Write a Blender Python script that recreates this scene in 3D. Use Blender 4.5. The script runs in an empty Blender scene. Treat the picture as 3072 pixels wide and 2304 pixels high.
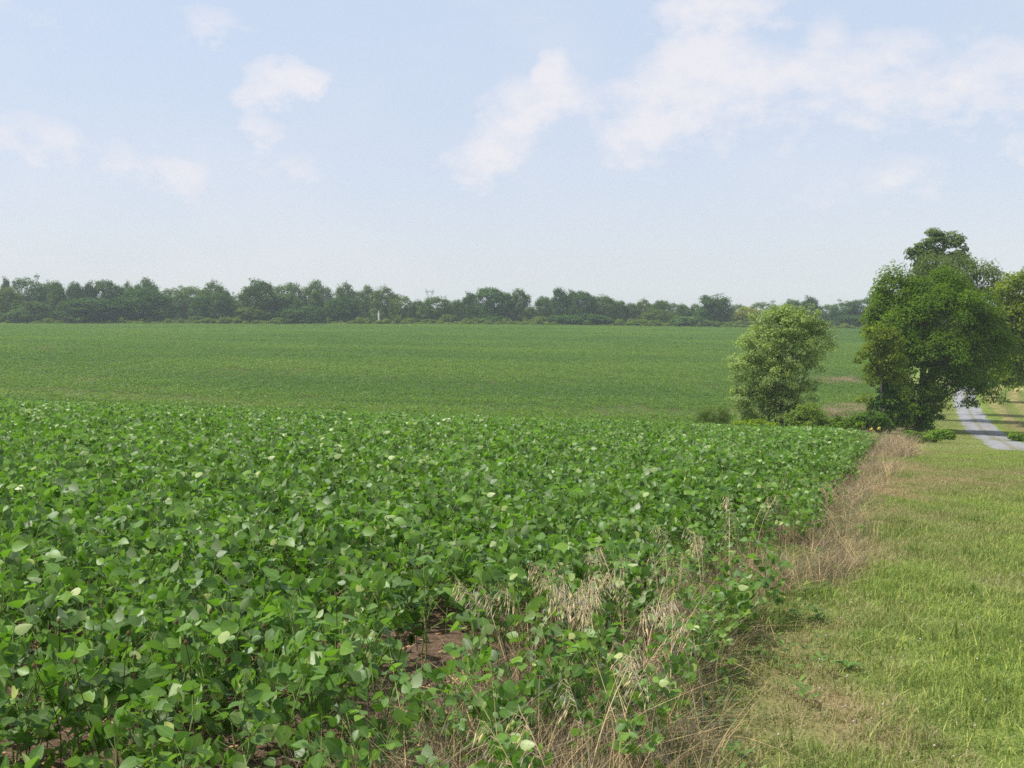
import bpy, math
import numpy as np
from math import radians, sin, cos, pi, atan2, atan, tan, sqrt, exp
C = bpy.context.scene.collection
SC = bpy.context.scene

# ------------------------------------------------------------------ basics
EYE = 1.65
F = 3294.0                       # focal length in photo pixels (3072 wide)
PITCH = atan(192 / F)
rng = np.random.default_rng(11)


def ss(a, b, x):
    t = np.clip((np.asarray(x, float) - a) / (b - a), 0, 1)
    return t * t * (3 - 2 * t)


KY = np.array([-60, -20, 0, 10, 20, 30, 38, 46, 55, 65, 75, 85, 95, 110, 130, 160, 200, 260, 300, 350, 420, 600, 3000.])
KZ = np.array([.7, .2, 0, -.288, -.82, -1.6, -2.39, -3.2, -4.0, -4.6, -5.0, -5.32, -5.55, -5.62, -5.25, -4.5, -3.4, -1.75, -.75, .35, .9, 1.2, 1.2])
_h = np.diff(KY); _d = np.diff(KZ) / _h
_m = np.empty(len(KY)); _m[0] = _d[0]; _m[-1] = _d[-1]
_m[1:-1] = (_d[:-1] * _h[1:] + _d[1:] * _h[:-1]) / (_h[1:] + _h[:-1])


def ground(x, y):
    x = np.asarray(x, float); y = np.asarray(y, float)
    yc = np.clip(y, KY[0], KY[-1] - .001)
    i = np.clip(np.searchsorted(KY, yc, side='right') - 1, 0, len(_h) - 1)
    t = (yc - KY[i]) / _h[i]
    z = (KZ[i] * (2 * t**3 - 3 * t**2 + 1) + _m[i] * _h[i] * (t**3 - 2 * t**2 + t)
         + KZ[i + 1] * (-2 * t**3 + 3 * t**2) + _m[i + 1] * _h[i] * (t**3 - t**2))
    far = ss(70, 320, y)
    k = .0335 * (1 - far) + np.where(x > 0, .013, .002) * far
    xs = np.where(np.abs(x) > 170, np.sign(x) * (170 + (np.abs(x) - 170) * .15), x)
    z = z - k * xs
    z += .035 * np.sin(x * .9 + y * .37) * np.sin(y * .71 - x * .21) * ss(4, 10, y) * (1 - ss(40, 60, y))
    return z


def ray(px, py):
    xc = (px - 1536) / F; yc = -(py - 1152) / F
    v = np.array([xc, cos(PITCH) + yc * sin(PITCH), -sin(PITCH) + yc * cos(PITCH)])
    return v / v[1]


def hit(px, py, ymin=2.0):
    """where the sight line through a photo point meets the terrain, no nearer than ymin"""
    v = ray(px, py)
    for y in np.arange(ymin, 600, .1):
        if EYE + v[2] * y <= ground(v[0] * y, y):
            return v[0] * y, y
    return v[0] * 400, 400.


def at(px, d):
    return (px - 1536) / F * d / cos(PITCH) * cos(PITCH), d


def height_at(py, d):
    return EYE + ray(1536, py)[2] * d


EDGE_K, EDGE_Y = .37, 3.0         # the crop's edge runs along x = EDGE_K * (y - EDGE_Y)


def inside_crop(x, y):
    return (EDGE_K * (np.asarray(y) - EDGE_Y) - np.asarray(x)) * .938


# ------------------------------------------------------------------ mesh helper
def mesh(name, V, faces, attrs=None, uv=None, mats=(), smooth=False, mat_idx=None):
    """faces: list of int arrays (n, k)"""
    V = np.asarray(V, np.float32)
    faces = [np.asarray(f, np.int32) for f in faces if len(f)]
    me = bpy.data.meshes.new(name)
    me.vertices.add(len(V)); me.vertices.foreach_set('co', V.ravel())
    loops = np.concatenate([f.ravel() for f in faces])
    tot = np.concatenate([np.full(len(f), f.shape[1], np.int32) for f in faces])
    start = np.concatenate([[0], np.cumsum(tot)[:-1]]).astype(np.int32)
    me.loops.add(len(loops)); me.loops.foreach_set('vertex_index', loops)
    me.polygons.add(len(tot)); me.polygons.foreach_set('loop_start', start)
    me.update(calc_edges=True)
    if smooth:
        me.polygons.foreach_set('use_smooth', np.ones(len(tot), bool))
    if mat_idx is not None:
        me.polygons.foreach_set('material_index', np.asarray(mat_idx, np.int32))
    for k, a in (attrs or {}).items():
        a = np.asarray(a, np.float32)
        if a.ndim == 1:
            me.attributes.new(k, 'FLOAT', 'POINT').data.foreach_set('value', a)
        else:
            me.attributes.new(k, 'FLOAT_VECTOR', 'POINT').data.foreach_set('vector', a.ravel())
    if uv is not None:
        l = me.uv_layers.new(name='UVMap')
        l.data.foreach_set('uv', np.asarray(uv, np.float32)[loops].ravel())
    for m in mats:
        me.materials.append(m)
    me.validate()
    return me


def obj(name, me, parent=None, link=True, **props):
    o = bpy.data.objects.new(name, me)
    if link:
        C.objects.link(o)
    if parent is not None:
        o.parent = parent
    for k, v in props.items():
        o[k] = v
    return o


def thing(name, label, cat, loc=(0, 0, 0), rz=0., group=None):
    o = bpy.data.objects.new(name, None)
    C.objects.link(o)
    o.location = loc; o.rotation_euler = (0, 0, rz)
    o.empty_display_size = .2
    o['label'] = label; o['category'] = cat
    if group:
        o['group'] = group
    return o


class MB:
    """collects vertices, faces and a per-vertex tint"""
    def __init__(s):
        s.V = []; s.F = {3: [], 4: []}; s.T = []; s.U = []; s.n = 0

    def add(s, V, F, tint=.5, uv=None):
        V = np.asarray(V, float)
        for f in F:
            f = np.asarray(f)
            if len(f):
                s.F[f.shape[1]].append(f + s.n)
        s.V.append(V); s.n += len(V)
        s.T.append(np.full(len(V), tint) if np.isscalar(tint) else np.asarray(tint))
        s.U.append(np.zeros((len(V), 2)) if uv is None else uv)

    def tube(s, P, R, sides=6, tint=.5):
        P = np.asarray(P, float); R = np.asarray(R, float)
        n = len(P); T = np.gradient(P, axis=0); T /= np.linalg.norm(T, axis=1)[:, None] + 1e-9
        ref = np.array([0, 0, 1.]) if abs(T[0][2]) < .9 else np.array([1., 0, 0])
        A = np.cross(T, ref); A /= np.linalg.norm(A, axis=1)[:, None] + 1e-9
        B = np.cross(T, A)
        a = np.linspace(0, 2 * pi, sides, endpoint=False)
        V = P[:, None] + R[:, None, None] * (A[:, None] * np.cos(a)[None, :, None] + B[:, None] * np.sin(a)[None, :, None])
        i = np.arange(n - 1)[:, None] * sides; j = np.arange(sides)[None]
        j2 = (j + 1) % sides
        q = np.stack([i + j, i + j2, i + sides + j2, i + sides + j], -1).reshape(-1, 4)
        s.add(V.reshape(-1, 3), [q], tint)

    def get(s):
        return np.concatenate(s.V), [np.concatenate(f) for f in s.F.values() if f], np.concatenate(s.T), np.concatenate(s.U)

    def mesh(s, name, mats, smooth=False):
        V, Fs, T, U = s.get()
        return mesh(name, V, Fs, {'tint': T}, U, mats, smooth)


def norm(v):
    return v / (np.linalg.norm(v, axis=-1, keepdims=True) + 1e-9)


# ------------------------------------------------------------------ materials
def new_mat(name):
    m = bpy.data.materials.new(name); m.use_nodes = True
    nt = m.node_tree; nt.nodes.clear()
    return m, nt


def N(nt, t, **kw):
    n = nt.nodes.new(t)
    for k, v in kw.items():
        if k == 'ins':
            for i, x in v.items():
                if hasattr(x, 'is_linked'):
                    nt.links.new(x, n.inputs[i])
                else:
                    n.inputs[i].default_value = x
        else:
            setattr(n, k, v)
    return n


def math_(nt, op, a, b=0., c=0., clamp=False):
    return N(nt, 'ShaderNodeMath', operation=op, use_clamp=clamp, ins={0: a, 1: b, 2: c}).outputs[0]


def mixc(nt, f, a, b, mode='MIX'):
    n = N(nt, 'ShaderNodeMix', data_type='RGBA', blend_type=mode)
    for i, x in ((0, f), (6, a), (7, b)):
        if hasattr(x, 'is_linked'):
            nt.links.new(x, n.inputs[i])
        else:
            n.inputs[i].default_value = x if not isinstance(x, tuple) else (*x[:3], 1)
    return n.outputs[2]


def smoothstep(nt, x, a, b):
    n = N(nt, 'ShaderNodeMapRange', interpolation_type='SMOOTHSTEP', ins={0: x, 1: a, 2: b, 3: 0., 4: 1.})
    return n.outputs[0]


def noise(nt, vec, scale, detail=3., rough=.55):
    return N(nt, 'ShaderNodeTexNoise', ins={'Vector': vec, 'Scale': scale, 'Detail': detail, 'Roughness': rough}).outputs[0]


def leaf_mat(name, top, under, trans, translucency=.35, rough=.55, spec=.3, veins=False, objcol=False, var=.55, inst=False, vigour=False):
    m, nt = new_mat(name)
    out = N(nt, 'ShaderNodeOutputMaterial')
    geo = N(nt, 'ShaderNodeNewGeometry')
    tint = N(nt, 'ShaderNodeAttribute', attribute_name='tint').outputs['Fac']
    col = mixc(nt, geo.outputs['Backfacing'], top, under)
    warm = mixc(nt, smoothstep(nt, tint, .45, 1.), (1, 1, 1), (1.35, 1.12, .8))
    k = math_(nt, 'MULTIPLY_ADD', tint, var * 1.6, 1 - var * .8)
    col = mixc(nt, 1., col, warm, 'MULTIPLY')
    sc = N(nt, 'ShaderNodeCombineColor', ins={0: k, 1: k, 2: k}).outputs[0]
    col = mixc(nt, 1., col, sc, 'MULTIPLY')
    tcol = mixc(nt, 1., trans, sc, 'MULTIPLY')
    if veins:
        uv = N(nt, 'ShaderNodeUVMap').outputs[0]
        s = N(nt, 'ShaderNodeSeparateXYZ', ins={0: uv})
        du = math_(nt, 'ABSOLUTE', math_(nt, 'SUBTRACT', s.outputs[0], .5))
        rib = math_(nt, 'SUBTRACT', 1., smoothstep(nt, du, .012, .035))
        lat = math_(nt, 'FRACT', math_(nt, 'MULTIPLY', math_(nt, 'MULTIPLY_ADD', du, -1.1, s.outputs[1]), 6.5))
        lat = math_(nt, 'SUBTRACT', 1., smoothstep(nt, math_(nt, 'ABSOLUTE', math_(nt, 'SUBTRACT', lat, .5)), .03, .1))
        v = math_(nt, 'MAXIMUM', rib, math_(nt, 'MULTIPLY', lat, .5))
        col = mixc(nt, math_(nt, 'MULTIPLY', v, .6), col, (.22, .33, .10))
        nz = noise(nt, N(nt, 'ShaderNodeTexCoord').outputs['Object'], 28., 3.)
        col = mixc(nt, 1., col, mixc(nt, nz, (.72, .72, .72), (1.3, 1.3, 1.3)), 'MULTIPLY')
    if objcol:
        oi = N(nt, 'ShaderNodeObjectInfo')
        col = mixc(nt, 1., col, oi.outputs['Color'], 'MULTIPLY')
        tcol = mixc(nt, 1., tcol, oi.outputs['Color'], 'MULTIPLY')
    if vigour:
        gp = N(nt, 'ShaderNodeMapping', ins={0: geo.outputs['Position'], 3: (.35, 1., 1.)}).outputs[0]
        v1 = noise(nt, gp, .05, 4., .6); v2 = noise(nt, gp, .3, 3., .6)
        vg = math_(nt, 'ADD', math_(nt, 'MULTIPLY', v1, .75), math_(nt, 'MULTIPLY', v2, .25))
        col = mixc(nt, 1., col, mixc(nt, smoothstep(nt, vg, .36, .64), (.68, .78, .82), (1.34, 1.2, 1.05)), 'MULTIPLY')
    if inst:
        dry = N(nt, 'ShaderNodeAttribute', attribute_type='INSTANCER', attribute_name='dry').outputs['Fac']
        d2 = smoothstep(nt, math_(nt, 'MULTIPLY_ADD', tint, .5, dry), .35, 1.05)
        col = mixc(nt, d2, col, (.48, .39, .20))
        tcol = mixc(nt, d2, tcol, (.22, .16, .06))
    p = N(nt, 'ShaderNodeBsdfPrincipled', ins={'Base Color': col, 'Roughness': rough, 'Specular IOR Level': spec})
    t = N(nt, 'ShaderNodeBsdfTranslucent', ins={0: tcol})
    mx = N(nt, 'ShaderNodeMixShader', ins={0: translucency, 1: p.outputs[0], 2: t.outputs[0]})
    nt.links.new(mx.outputs[0], out.inputs[0])
    return m


def plain_mat(name, c1, c2, scale=8., rough=.85, stretch=(1, 1, 1), bump=.0, spec=.2):
    m, nt = new_mat(name)
    out = N(nt, 'ShaderNodeOutputMaterial')
    tc = N(nt, 'ShaderNodeTexCoord').outputs['Object']
    mp = N(nt, 'ShaderNodeMapping', ins={0: tc, 3: stretch}).outputs[0]
    n = noise(nt, mp, scale, 5.)
    p = N(nt, 'ShaderNodeBsdfPrincipled', ins={'Base Color': mixc(nt, smoothstep(nt, n, .3, .7), c1, c2), 'Roughness': rough, 'Specular IOR Level': spec})
    if bump:
        b = N(nt, 'ShaderNodeBump', ins={'Strength': bump, 'Distance': .05, 'Height': n})
        nt.links.new(b.outputs[0], p.inputs['Normal'])
    nt.links.new(p.outputs[0], out.inputs[0])
    return m


M = {}
M['soy'] = leaf_mat('soybean_leaf', (.094, .192, .026), (.30, .38, .17), (.19, .42, .02), .34, .44, .40, veins=True, var=.5)
M['soy_stem'] = plain_mat('soybean_stem', (.16, .24, .06), (.26, .30, .10), 20.)
M['canopy'] = leaf_mat('far_soybean_leaf', (.092, .176, .018), (.30, .38, .14), (.18, .36, .02), .3, .55, .3, var=.7, vigour=True)
M['lawn'] = leaf_mat('grass_blade', (.190, .280, .052), (.21, .30, .07), (.28, .41, .07), .38, .55, .2, var=.85, inst=True)
M['dry'] = leaf_mat('dead_grass', (.255, .220, .150), (.255, .220, .150), (.18, .155, .1), .25, .6, .3, var=.9)
M['straw'] = leaf_mat('straw', (.60, .53, .38), (.60, .53, .38), (.38, .33, .22), .25, .5, .35, var=.5)
M['residue'] = leaf_mat('crop_residue', (.42, .27, .16), (.42, .27, .16), (.2, .12, .06), .1, .7, .2, var=1.)
M['weed_dark'] = plain_mat('dark_weed_stalk', (.05, .035, .018), (.09, .06, .03), 30.)
M['weed_head'] = plain_mat('seed_head', (.10, .055, .03), (.17, .10, .05), 60.)
M['weed_leaf'] = leaf_mat('weed_leaf', (.10, .19, .035), (.17, .25, .09), (.2, .34, .05), .3, .5, .3, veins=True)
M['tree'] = leaf_mat('tree_leaf', (.064, .116, .026), (.09, .145, .04), (.12, .20, .03), .28, .7, .05, objcol=True, var=.6)
M['bark'] = plain_mat('bark', (.07, .055, .04), (.16, .13, .10), 6., stretch=(1, 1, .25), bump=.5)
M['bark_pale'] = plain_mat('pale_bark', (.22, .19, .15), (.34, .30, .25), 6., stretch=(1, 1, .25), bump=.3)
M['dead'] = plain_mat('bleached_wood', (.55, .52, .46), (.72, .69, .62), 3., stretch=(1, 1, .2))
M['walnut'] = leaf_mat('walnut_leaf', (.078, .148, .006), (.12, .19, .02), (.21, .36, .010), .36, .6, .12, var=.65)
M['maple'] = leaf_mat('maple_leaf', (.225, .320, .075), (.48, .54, .32), (.36, .50, .08), .4, .5, .3, var=.5)
M['yellowtree'] = leaf_mat('yellow_green_leaf', (.125, .182, .016), (.17, .23, .04), (.28, .38, .025), .38, .6, .12, var=.6)
M['hackberry'] = leaf_mat('drooping_leaf', (.105, .160, .042), (.16, .21, .08), (.19, .28, .05), .32, .6, .15, var=.6)
M['tall'] = leaf_mat('back_tree_leaf', (.12, .18, .06), (.17, .23, .09), (.20, .30, .06), .32, .6, .15, var=.6)
M['bramble'] = leaf_mat('bramble_leaf', (.072, .140, .016), (.13, .19, .05), (.19, .32, .025), .33, .6, .12, objcol=True, var=.7)
M['steel'] = plain_mat('galvanised_steel', (.30, .31, .32), (.40, .41, .42), 1., .5)
M['petal'] = plain_mat('yellow_petal', (.72, .60, .10), (.82, .70, .18), 20., .6)
M['clover'] = plain_mat('clover_head', (.42, .33, .27), (.55, .46, .40), 60.)


# ------------------------------------------------------------------ camera and light
cam = bpy.data.cameras.new('camera')
co = bpy.data.objects.new('camera', cam); C.objects.link(co)
cam.sensor_width = 36; cam.angle = 2 * atan(1536 / F)
cam.clip_start = .05; cam.clip_end = 6000
co.location = (0, 0, EYE); co.rotation_euler = (pi / 2 - PITCH, 0, 0)
SC.camera = co

SUN_EL, SUN_BACK = radians(60), radians(6)
sdir = np.array([-cos(SUN_EL) * cos(SUN_BACK), -cos(SUN_EL) * sin(SUN_BACK), sin(SUN_EL)])
sl = bpy.data.lights.new('sun', 'SUN'); sl.energy = 3.9; sl.angle = radians(.55); sl.color = (1, .965, .91)
so = bpy.data.objects.new('sun', sl); C.objects.link(so)
from mathutils import Vector
so.rotation_euler = Vector(sdir).to_track_quat('Z', 'Y').to_euler()
so.location = (0, 0, 200)

w = bpy.data.worlds.new('World'); SC.world = w; w.use_nodes = True
nt = w.node_tree; nt.nodes.clear()
out = N(nt, 'ShaderNodeOutputWorld')
sky = N(nt, 'ShaderNodeTexSky', sky_type='NISHITA', sun_disc=False, sun_elevation=SUN_EL, sun_rotation=atan2(sdir[0], sdir[1]) % (2 * pi),
        altitude=200., air_density=1.0, dust_density=1.2, ozone_density=1.0)
gen = N(nt, 'ShaderNodeTexCoord').outputs['Generated']
sep = N(nt, 'ShaderNodeSeparateXYZ', ins={0: gen})
az = math_(nt, 'ARCTAN2', sep.outputs[0], sep.outputs[1])
el = math_(nt, 'ARCSINE', sep.outputs[2])
wv = N(nt, 'ShaderNodeCombineXYZ', ins={0: az, 1: math_(nt, 'MULTIPLY', el, 1.5), 2: 0.}).outputs[0]
n_big = noise(nt, wv, 9., 7., .6)
n_mid = noise(nt, wv, 30., 8., .62)
n_veil = noise(nt, wv, 4., 5., .6)
# domain warp of the cloud edges
azw = math_(nt, 'MULTIPLY_ADD', math_(nt, 'SUBTRACT', n_big, .5), .075, az)
elw = math_(nt, 'MULTIPLY_ADD', math_(nt, 'SUBTRACT', n_mid, .5), .045, el)
CLOUDS = [  # photo x, y, half width, half height, strength
    (610, 55, 120, 55, .55), (720, 80, 110, 50, .3), (850, 235, 150, 58, .95), (735, 285, 60, 50, .7), (940, 255, 60, 40, .7), (780, 375, 80, 36, .62),
    (90, 410, 150, 85, .72), (200, 430, 70, 50, .4), (350, 465, 75, 50, .62), (540, 510, 140, 60, .6), (860, 465, 120, 60, .45), (900, 530, 130, 50, .4),
    (1662, 200, 55, 65, .85), (1560, 300, 140, 90, .75), (1690, 270, 90, 90, .6), (1430, 460, 150, 90, .72), (1520, 380, 120, 90, .6),
    (1930, 300, 210, 120, .72), (2130, 200, 190, 110, .72), (2350, 240, 260, 140, .62), (2450, 110, 75, 95, .6), (2620, 220, 220, 130, .6), (2600, 130, 200, 60, .3),
    (3010, 215, 150, 95, .78), (2860, 280, 170, 80, .5), (2150, 25, 230, 60, .8), (2400, 40, 120, 45, .35), (2620, 520, 180, 80, .55), (2780, 520, 130, 80, .4), (3075, 440, 80, 60, .55),
    (1880, 450, 170, 70, .42), (2100, 430, 200, 70, .32), (1900, 550, 140, 80, .36), (2420, 610, 200, 60, .25), (80, 50, 190, 90, .35), (2750, 130, 80, 50, .3), (2880, 60, 260, 60, .25),
]
acc = None
for (x, y, a, b, s) in CLOUDS:
    v = ray(x, y); v = v / np.linalg.norm(v)
    ca, ce = atan2(v[0], v[1]), math.asin(v[2])
    dx = math_(nt, 'MULTIPLY', math_(nt, 'SUBTRACT', azw, ca), F / a / 1.25)
    dy = math_(nt, 'MULTIPLY', math_(nt, 'SUBTRACT', elw, ce), F / b / 1.25)
    dy = math_(nt, 'MAXIMUM', dy, math_(nt, 'MULTIPLY', dy, -.68))
    r2 = math_(nt, 'ADD', math_(nt, 'MULTIPLY', dx, dx), math_(nt, 'MULTIPLY', dy, dy))
    g = math_(nt, 'MULTIPLY', math_(nt, 'SUBTRACT', 1., r2, clamp=True), s)
    acc = g if acc is None else math_(nt, 'ADD', math_(nt, 'MAXIMUM', acc, g), math_(nt, 'MULTIPLY', math_(nt, 'MINIMUM', acc, g), .35))
fb = math_(nt, 'ADD', math_(nt, 'MULTIPLY', math_(nt, 'SUBTRACT', n_big, .5), .9), math_(nt, 'MULTIPLY', math_(nt, 'SUBTRACT', n_mid, .5), .75))
dens = math_(nt, 'MULTIPLY', math_(nt, 'ADD', math_(nt, 'SUBTRACT', acc, .05), math_(nt, 'MULTIPLY', fb, .85)), smoothstep(nt, acc, .0, .3))
mask = smoothstep(nt, dens, .0, .85)
veil = math_(nt, 'MULTIPLY_ADD', smoothstep(nt, n_veil, .42, .75), .22, .2)
mask = math_(nt, 'MAXIMUM', math_(nt, 'MULTIPLY', mask, math_(nt, 'MULTIPLY_ADD', math_(nt, 'ADD', n_mid, n_big), 1.15, -.28, clamp=True)), veil)
hz = math_(nt, 'POWER', math_(nt, 'SUBTRACT', 1., el, clamp=True), 9.)
SKYK = .132
skyc = mixc(nt, 1., sky.outputs[0], (SKYK * .97, SKYK * .95, SKYK * .96), 'MULTIPLY')
lift = smoothstep(nt, el, .0, .30)
skyc = mixc(nt, .68, skyc, mixc(nt, lift, (.452, .468, .545), (.425, .512, .638)))
mixed = mixc(nt, math_(nt, 'MULTIPLY', mask, .8), skyc, (.655, .625, .64))
bg = N(nt, 'ShaderNodeBackground', ins={0: mixed, 1: 1.})
nt.links.new(bg.outputs[0], out.inputs[0])
w.cycles.sampling_method = 'MANUAL'; w.cycles.sample_map_resolution = 512

SC.view_settings.view_transform = 'Standard'; SC.view_settings.look = 'None'
SC.view_settings.exposure = .5; SC.view_settings.gamma = 1
SC.render.engine = 'CYCLES'
cy = SC.cycles
cy.max_bounces = 6; cy.diffuse_bounces = 3; cy.glossy_bounces = 2; cy.transmission_bounces = 4; cy.volume_bounces = 1; cy.transparent_max_bounces = 4
cy.use_denoising = False
cy.use_adaptive_sampling = True; cy.adaptive_threshold = .008
cy.sample_clamp_indirect = 6
cy.caustics_reflective = False; cy.caustics_refractive = False
cy.filter_width = 1.6

# ------------------------------------------------------------------ the drive's centre line
DPIX = [(3230, 1400), (3100, 1362), (3018, 1332), (2960, 1302), (2927, 1266), (2903, 1223), (2893, 1185), (2908, 1163), (2962, 1148), (3030, 1143), (3140, 1139)]
dp = []
for px, py in DPIX:
    x, y = hit(px, py, 46.)
    dp.append((x, y))
dp = np.array(dp)


def resample(P, step):
    # Catmull-Rom
    Q = [P[0]]
    E = np.vstack([2 * P[0] - P[1], P, 2 * P[-1] - P[-2]])
    for i in range(1, len(E) - 2):
        for t in np.linspace(0, 1, 24)[1:]:
            a, b, c, d = E[i - 1], E[i], E[i + 1], E[i + 2]
            Q.append(.5 * (2 * b + (c - a) * t + (2 * a - 5 * b + 4 * c - d) * t * t + (3 * b - 3 * c + d - a) * t**3))
    Q = np.array(Q); L = np.concatenate([[0], np.cumsum(np.linalg.norm(np.diff(Q, axis=0), axis=1))])
    s = np.arange(0, L[-1], step)
    return np.stack([np.interp(s, L, Q[:, k]) for k in range(2)], 1)


DR = resample(dp, .5)
for _ in range(3):
    DR[1:-1] = .25 * DR[:-2] + .5 * DR[1:-1] + .25 * DR[2:]


def drive_dist(x, y):
    """signed distance to the drive's centre line, positive on its right-hand (lawn) side"""
    x = np.asarray(x, float).ravel(); y = np.asarray(y, float).ravel()
    o = np.full(len(x), 99.)
    sel = (y > 44) & (y < 190) & (x > 0) & (x < 130)
    idx = np.nonzero(sel)[0]
    P = DR[::2]; T = np.gradient(P, axis=0); T = norm(T)
    for c in np.array_split(idx, max(1, len(idx) // 4000)):
        d = np.stack([x[c][:, None] - P[None, :, 0], y[c][:, None] - P[None, :, 1]], -1)
        r = np.linalg.norm(d, axis=-1); k = r.argmin(1)
        sg = np.sign(T[k, 0] * d[np.arange(len(c)), k, 1] - T[k, 1] * d[np.arange(len(c)), k, 0])
        o[c] = r[np.arange(len(c)), k] * -sg
    return o


TAN = [(6.0, 15.4, 1.6, 2.6, .42), (8.6, 18.2, 2.2, 4.5, .36), (4.7, 19.5, 2., 1.6, .3), (1.6, 4.9, .4, .5, .5), (1.15, 3.9, .4, .4, .3), (9.8, 28, 2.5, 3., .3), (12.5, 33, 3., 3., .4), (7.4, 11.8, 1., 3., .45), (3.2, 8.6, .8, 1.6, .35)]


def dryness(x, y):
    x = np.asarray(x, float); y = np.asarray(y, float)
    d = np.zeros_like(x)
    x0_, y0_ = x, y
    x = x + .5 * np.sin(y * 1.1 + x * .7); y = y + .9 * np.sin(x * 1.6 + 1.) + .5 * np.sin(x * 3.7 - y * .8)
    for (a, b, ra, rb, s) in TAN:
        q = ((x - a) / ra)**2 + ((y - b) / rb)**2
        d = np.maximum(d, s * np.clip(1.15 - q, 0, 1))
    d = d + .28 * np.exp(-(np.abs(inside_crop(x0_, y0_) + .35) / .45)**2)
    d = d + .24 * (np.sin(x * 2.1 + np.sin(y * 1.3) * 1.4) * np.sin(y * 1.7 + np.sin(x * .9) * 1.6)) + .14 * np.sin(x * 5.3 + y * 2.2) * np.sin(y * 4.1 - x * 3.) + .12
    return np.clip(d, 0, 1)


# ------------------------------------------------------------------ ground
def axis(parts):
    return np.unique(np.round(np.concatenate([np.arange(a, b, s) for a, b, s in parts]), 3))


gx = axis([(-1250, -200, 75), (-200, -40, 8), (-40, -12, 2), (-12, 14, .4), (14, 70, 1), (70, 200, 8), (200, 1251, 75)])
gy = axis([(-60, -4, 4), (-4, 46, .4), (46, 140, 1), (140, 440, 6), (440, 1351, 65)])
X, Y = np.meshgrid(gx, gy)
Zg = ground(X, Y)
nx, ny = len(gx), len(gy)
i = (np.arange(ny - 1)[:, None] * nx + np.arange(nx - 1)[None]).ravel()
q = np.stack([i, i + 1, i + 1 + nx, i + nx], 1)
xr, yr = X.ravel(), Y.ravel()
dd = drive_dist(xr, yr)
m, nt = new_mat('ground')
out = N(nt, 'ShaderNodeOutputMaterial')
pos = N(nt, 'ShaderNodeNewGeometry').outputs['Position']
A = lambda n: N(nt, 'ShaderNodeAttribute', attribute_name=n).outputs['Fac']
n1 = noise(nt, pos, 1.2, 6.); n2 = noise(nt, pos, 14., 6., .65); n3 = noise(nt, pos, .16, 4.); n4 = noise(nt, pos, 60., 4., .7)
soil = mixc(nt, smoothstep(nt, n2, .32, .68), (.095, .060, .038), (.205, .140, .095))
soil = mixc(nt, smoothstep(nt, n4, .58, .72), soil, (.36, .25, .17))
fieldg = mixc(nt, n2, (.115, .105, .045), (.15, .135, .065))
soil = mixc(nt, A('far'), soil, fieldg)
grn = mixc(nt, smoothstep(nt, n2, .3, .7), (.15, .22, .036), (.225, .29, .07))
grn = mixc(nt, smoothstep(nt, n1, .35, .7), grn, (.19, .21, .06))
tan_ = mixc(nt, n4, (.26, .19, .09), (.36, .28, .14))
wob = math_(nt, 'MULTIPLY', math_(nt, 'SUBTRACT', n1, .5), .8)
lawn = mixc(nt, smoothstep(nt, math_(nt, 'ADD', A('dry'), math_(nt, 'MULTIPLY', math_(nt, 'SUBTRACT', n2, .5), .5)), .25, .85), grn, tan_)
stripe = A('stripe')
st = math_(nt, 'SINE', math_(nt, 'MULTIPLY', math_(nt, 'ADD', stripe, math_(nt, 'MULTIPLY', math_(nt, 'SUBTRACT', n3, .5), 1.2)), 2 * pi / 2.3))
mown = mixc(nt, smoothstep(nt, math_(nt, 'MULTIPLY_ADD', math_(nt, 'SUBTRACT', n1, .5), 1.4, st), -.35, .75), (.15, .20, .03), (.38, .34, .13))  # sheen of grass bent by mowing, put into the colour as light and dark stripes
mown = mixc(nt, math_(nt, 'MULTIPLY', smoothstep(nt, n2, .35, .75), .5), mown, (.19, .215, .06))
lawn = mixc(nt, A('mown'), lawn, mown)
edge = smoothstep(nt, math_(nt, 'ADD', A('crop'), wob), -.25, .35)
col = mixc(nt, edge, lawn, soil)
p = N(nt, 'ShaderNodeBsdfPrincipled', ins={'Base Color': col, 'Roughness': .95, 'Specular IOR Level': .1})
hgt = math_(nt, 'ADD', math_(nt, 'MULTIPLY', n2, .7), math_(nt, 'MULTIPLY', n4, .3))
b = N(nt, 'ShaderNodeBump', ins={'Strength': .9, 'Distance': .06, 'Height': hgt})
nt.links.new(b.outputs[0], p.inputs['Normal']); nt.links.new(p.outputs[0], out.inputs[0])
M['ground'] = m
crop_d = np.where(yr > 60, 3.0 - np.maximum(0, xr - .355 * yr - 0) * 2., inside_crop(xr, yr))
crop_d = np.where((yr > 335), -2, crop_d)
stripe_s = np.where(dd < 90, dd, 0)
mown_f = ((dd > 1.) & (dd < 60) & (yr > 44)) * 1.0
me = mesh('ground', np.stack([xr, yr, Zg.ravel()], 1), [q], {'crop': np.clip(crop_d, -3, 3), 'far': ss(40, 60, yr), 'dry': dryness(xr, yr) * (yr < 46) + .3 * (yr >= 46), 'stripe': stripe_s, 'mown': mown_f}, None, [m], True)
obj('ground', me, kind='structure')

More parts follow.
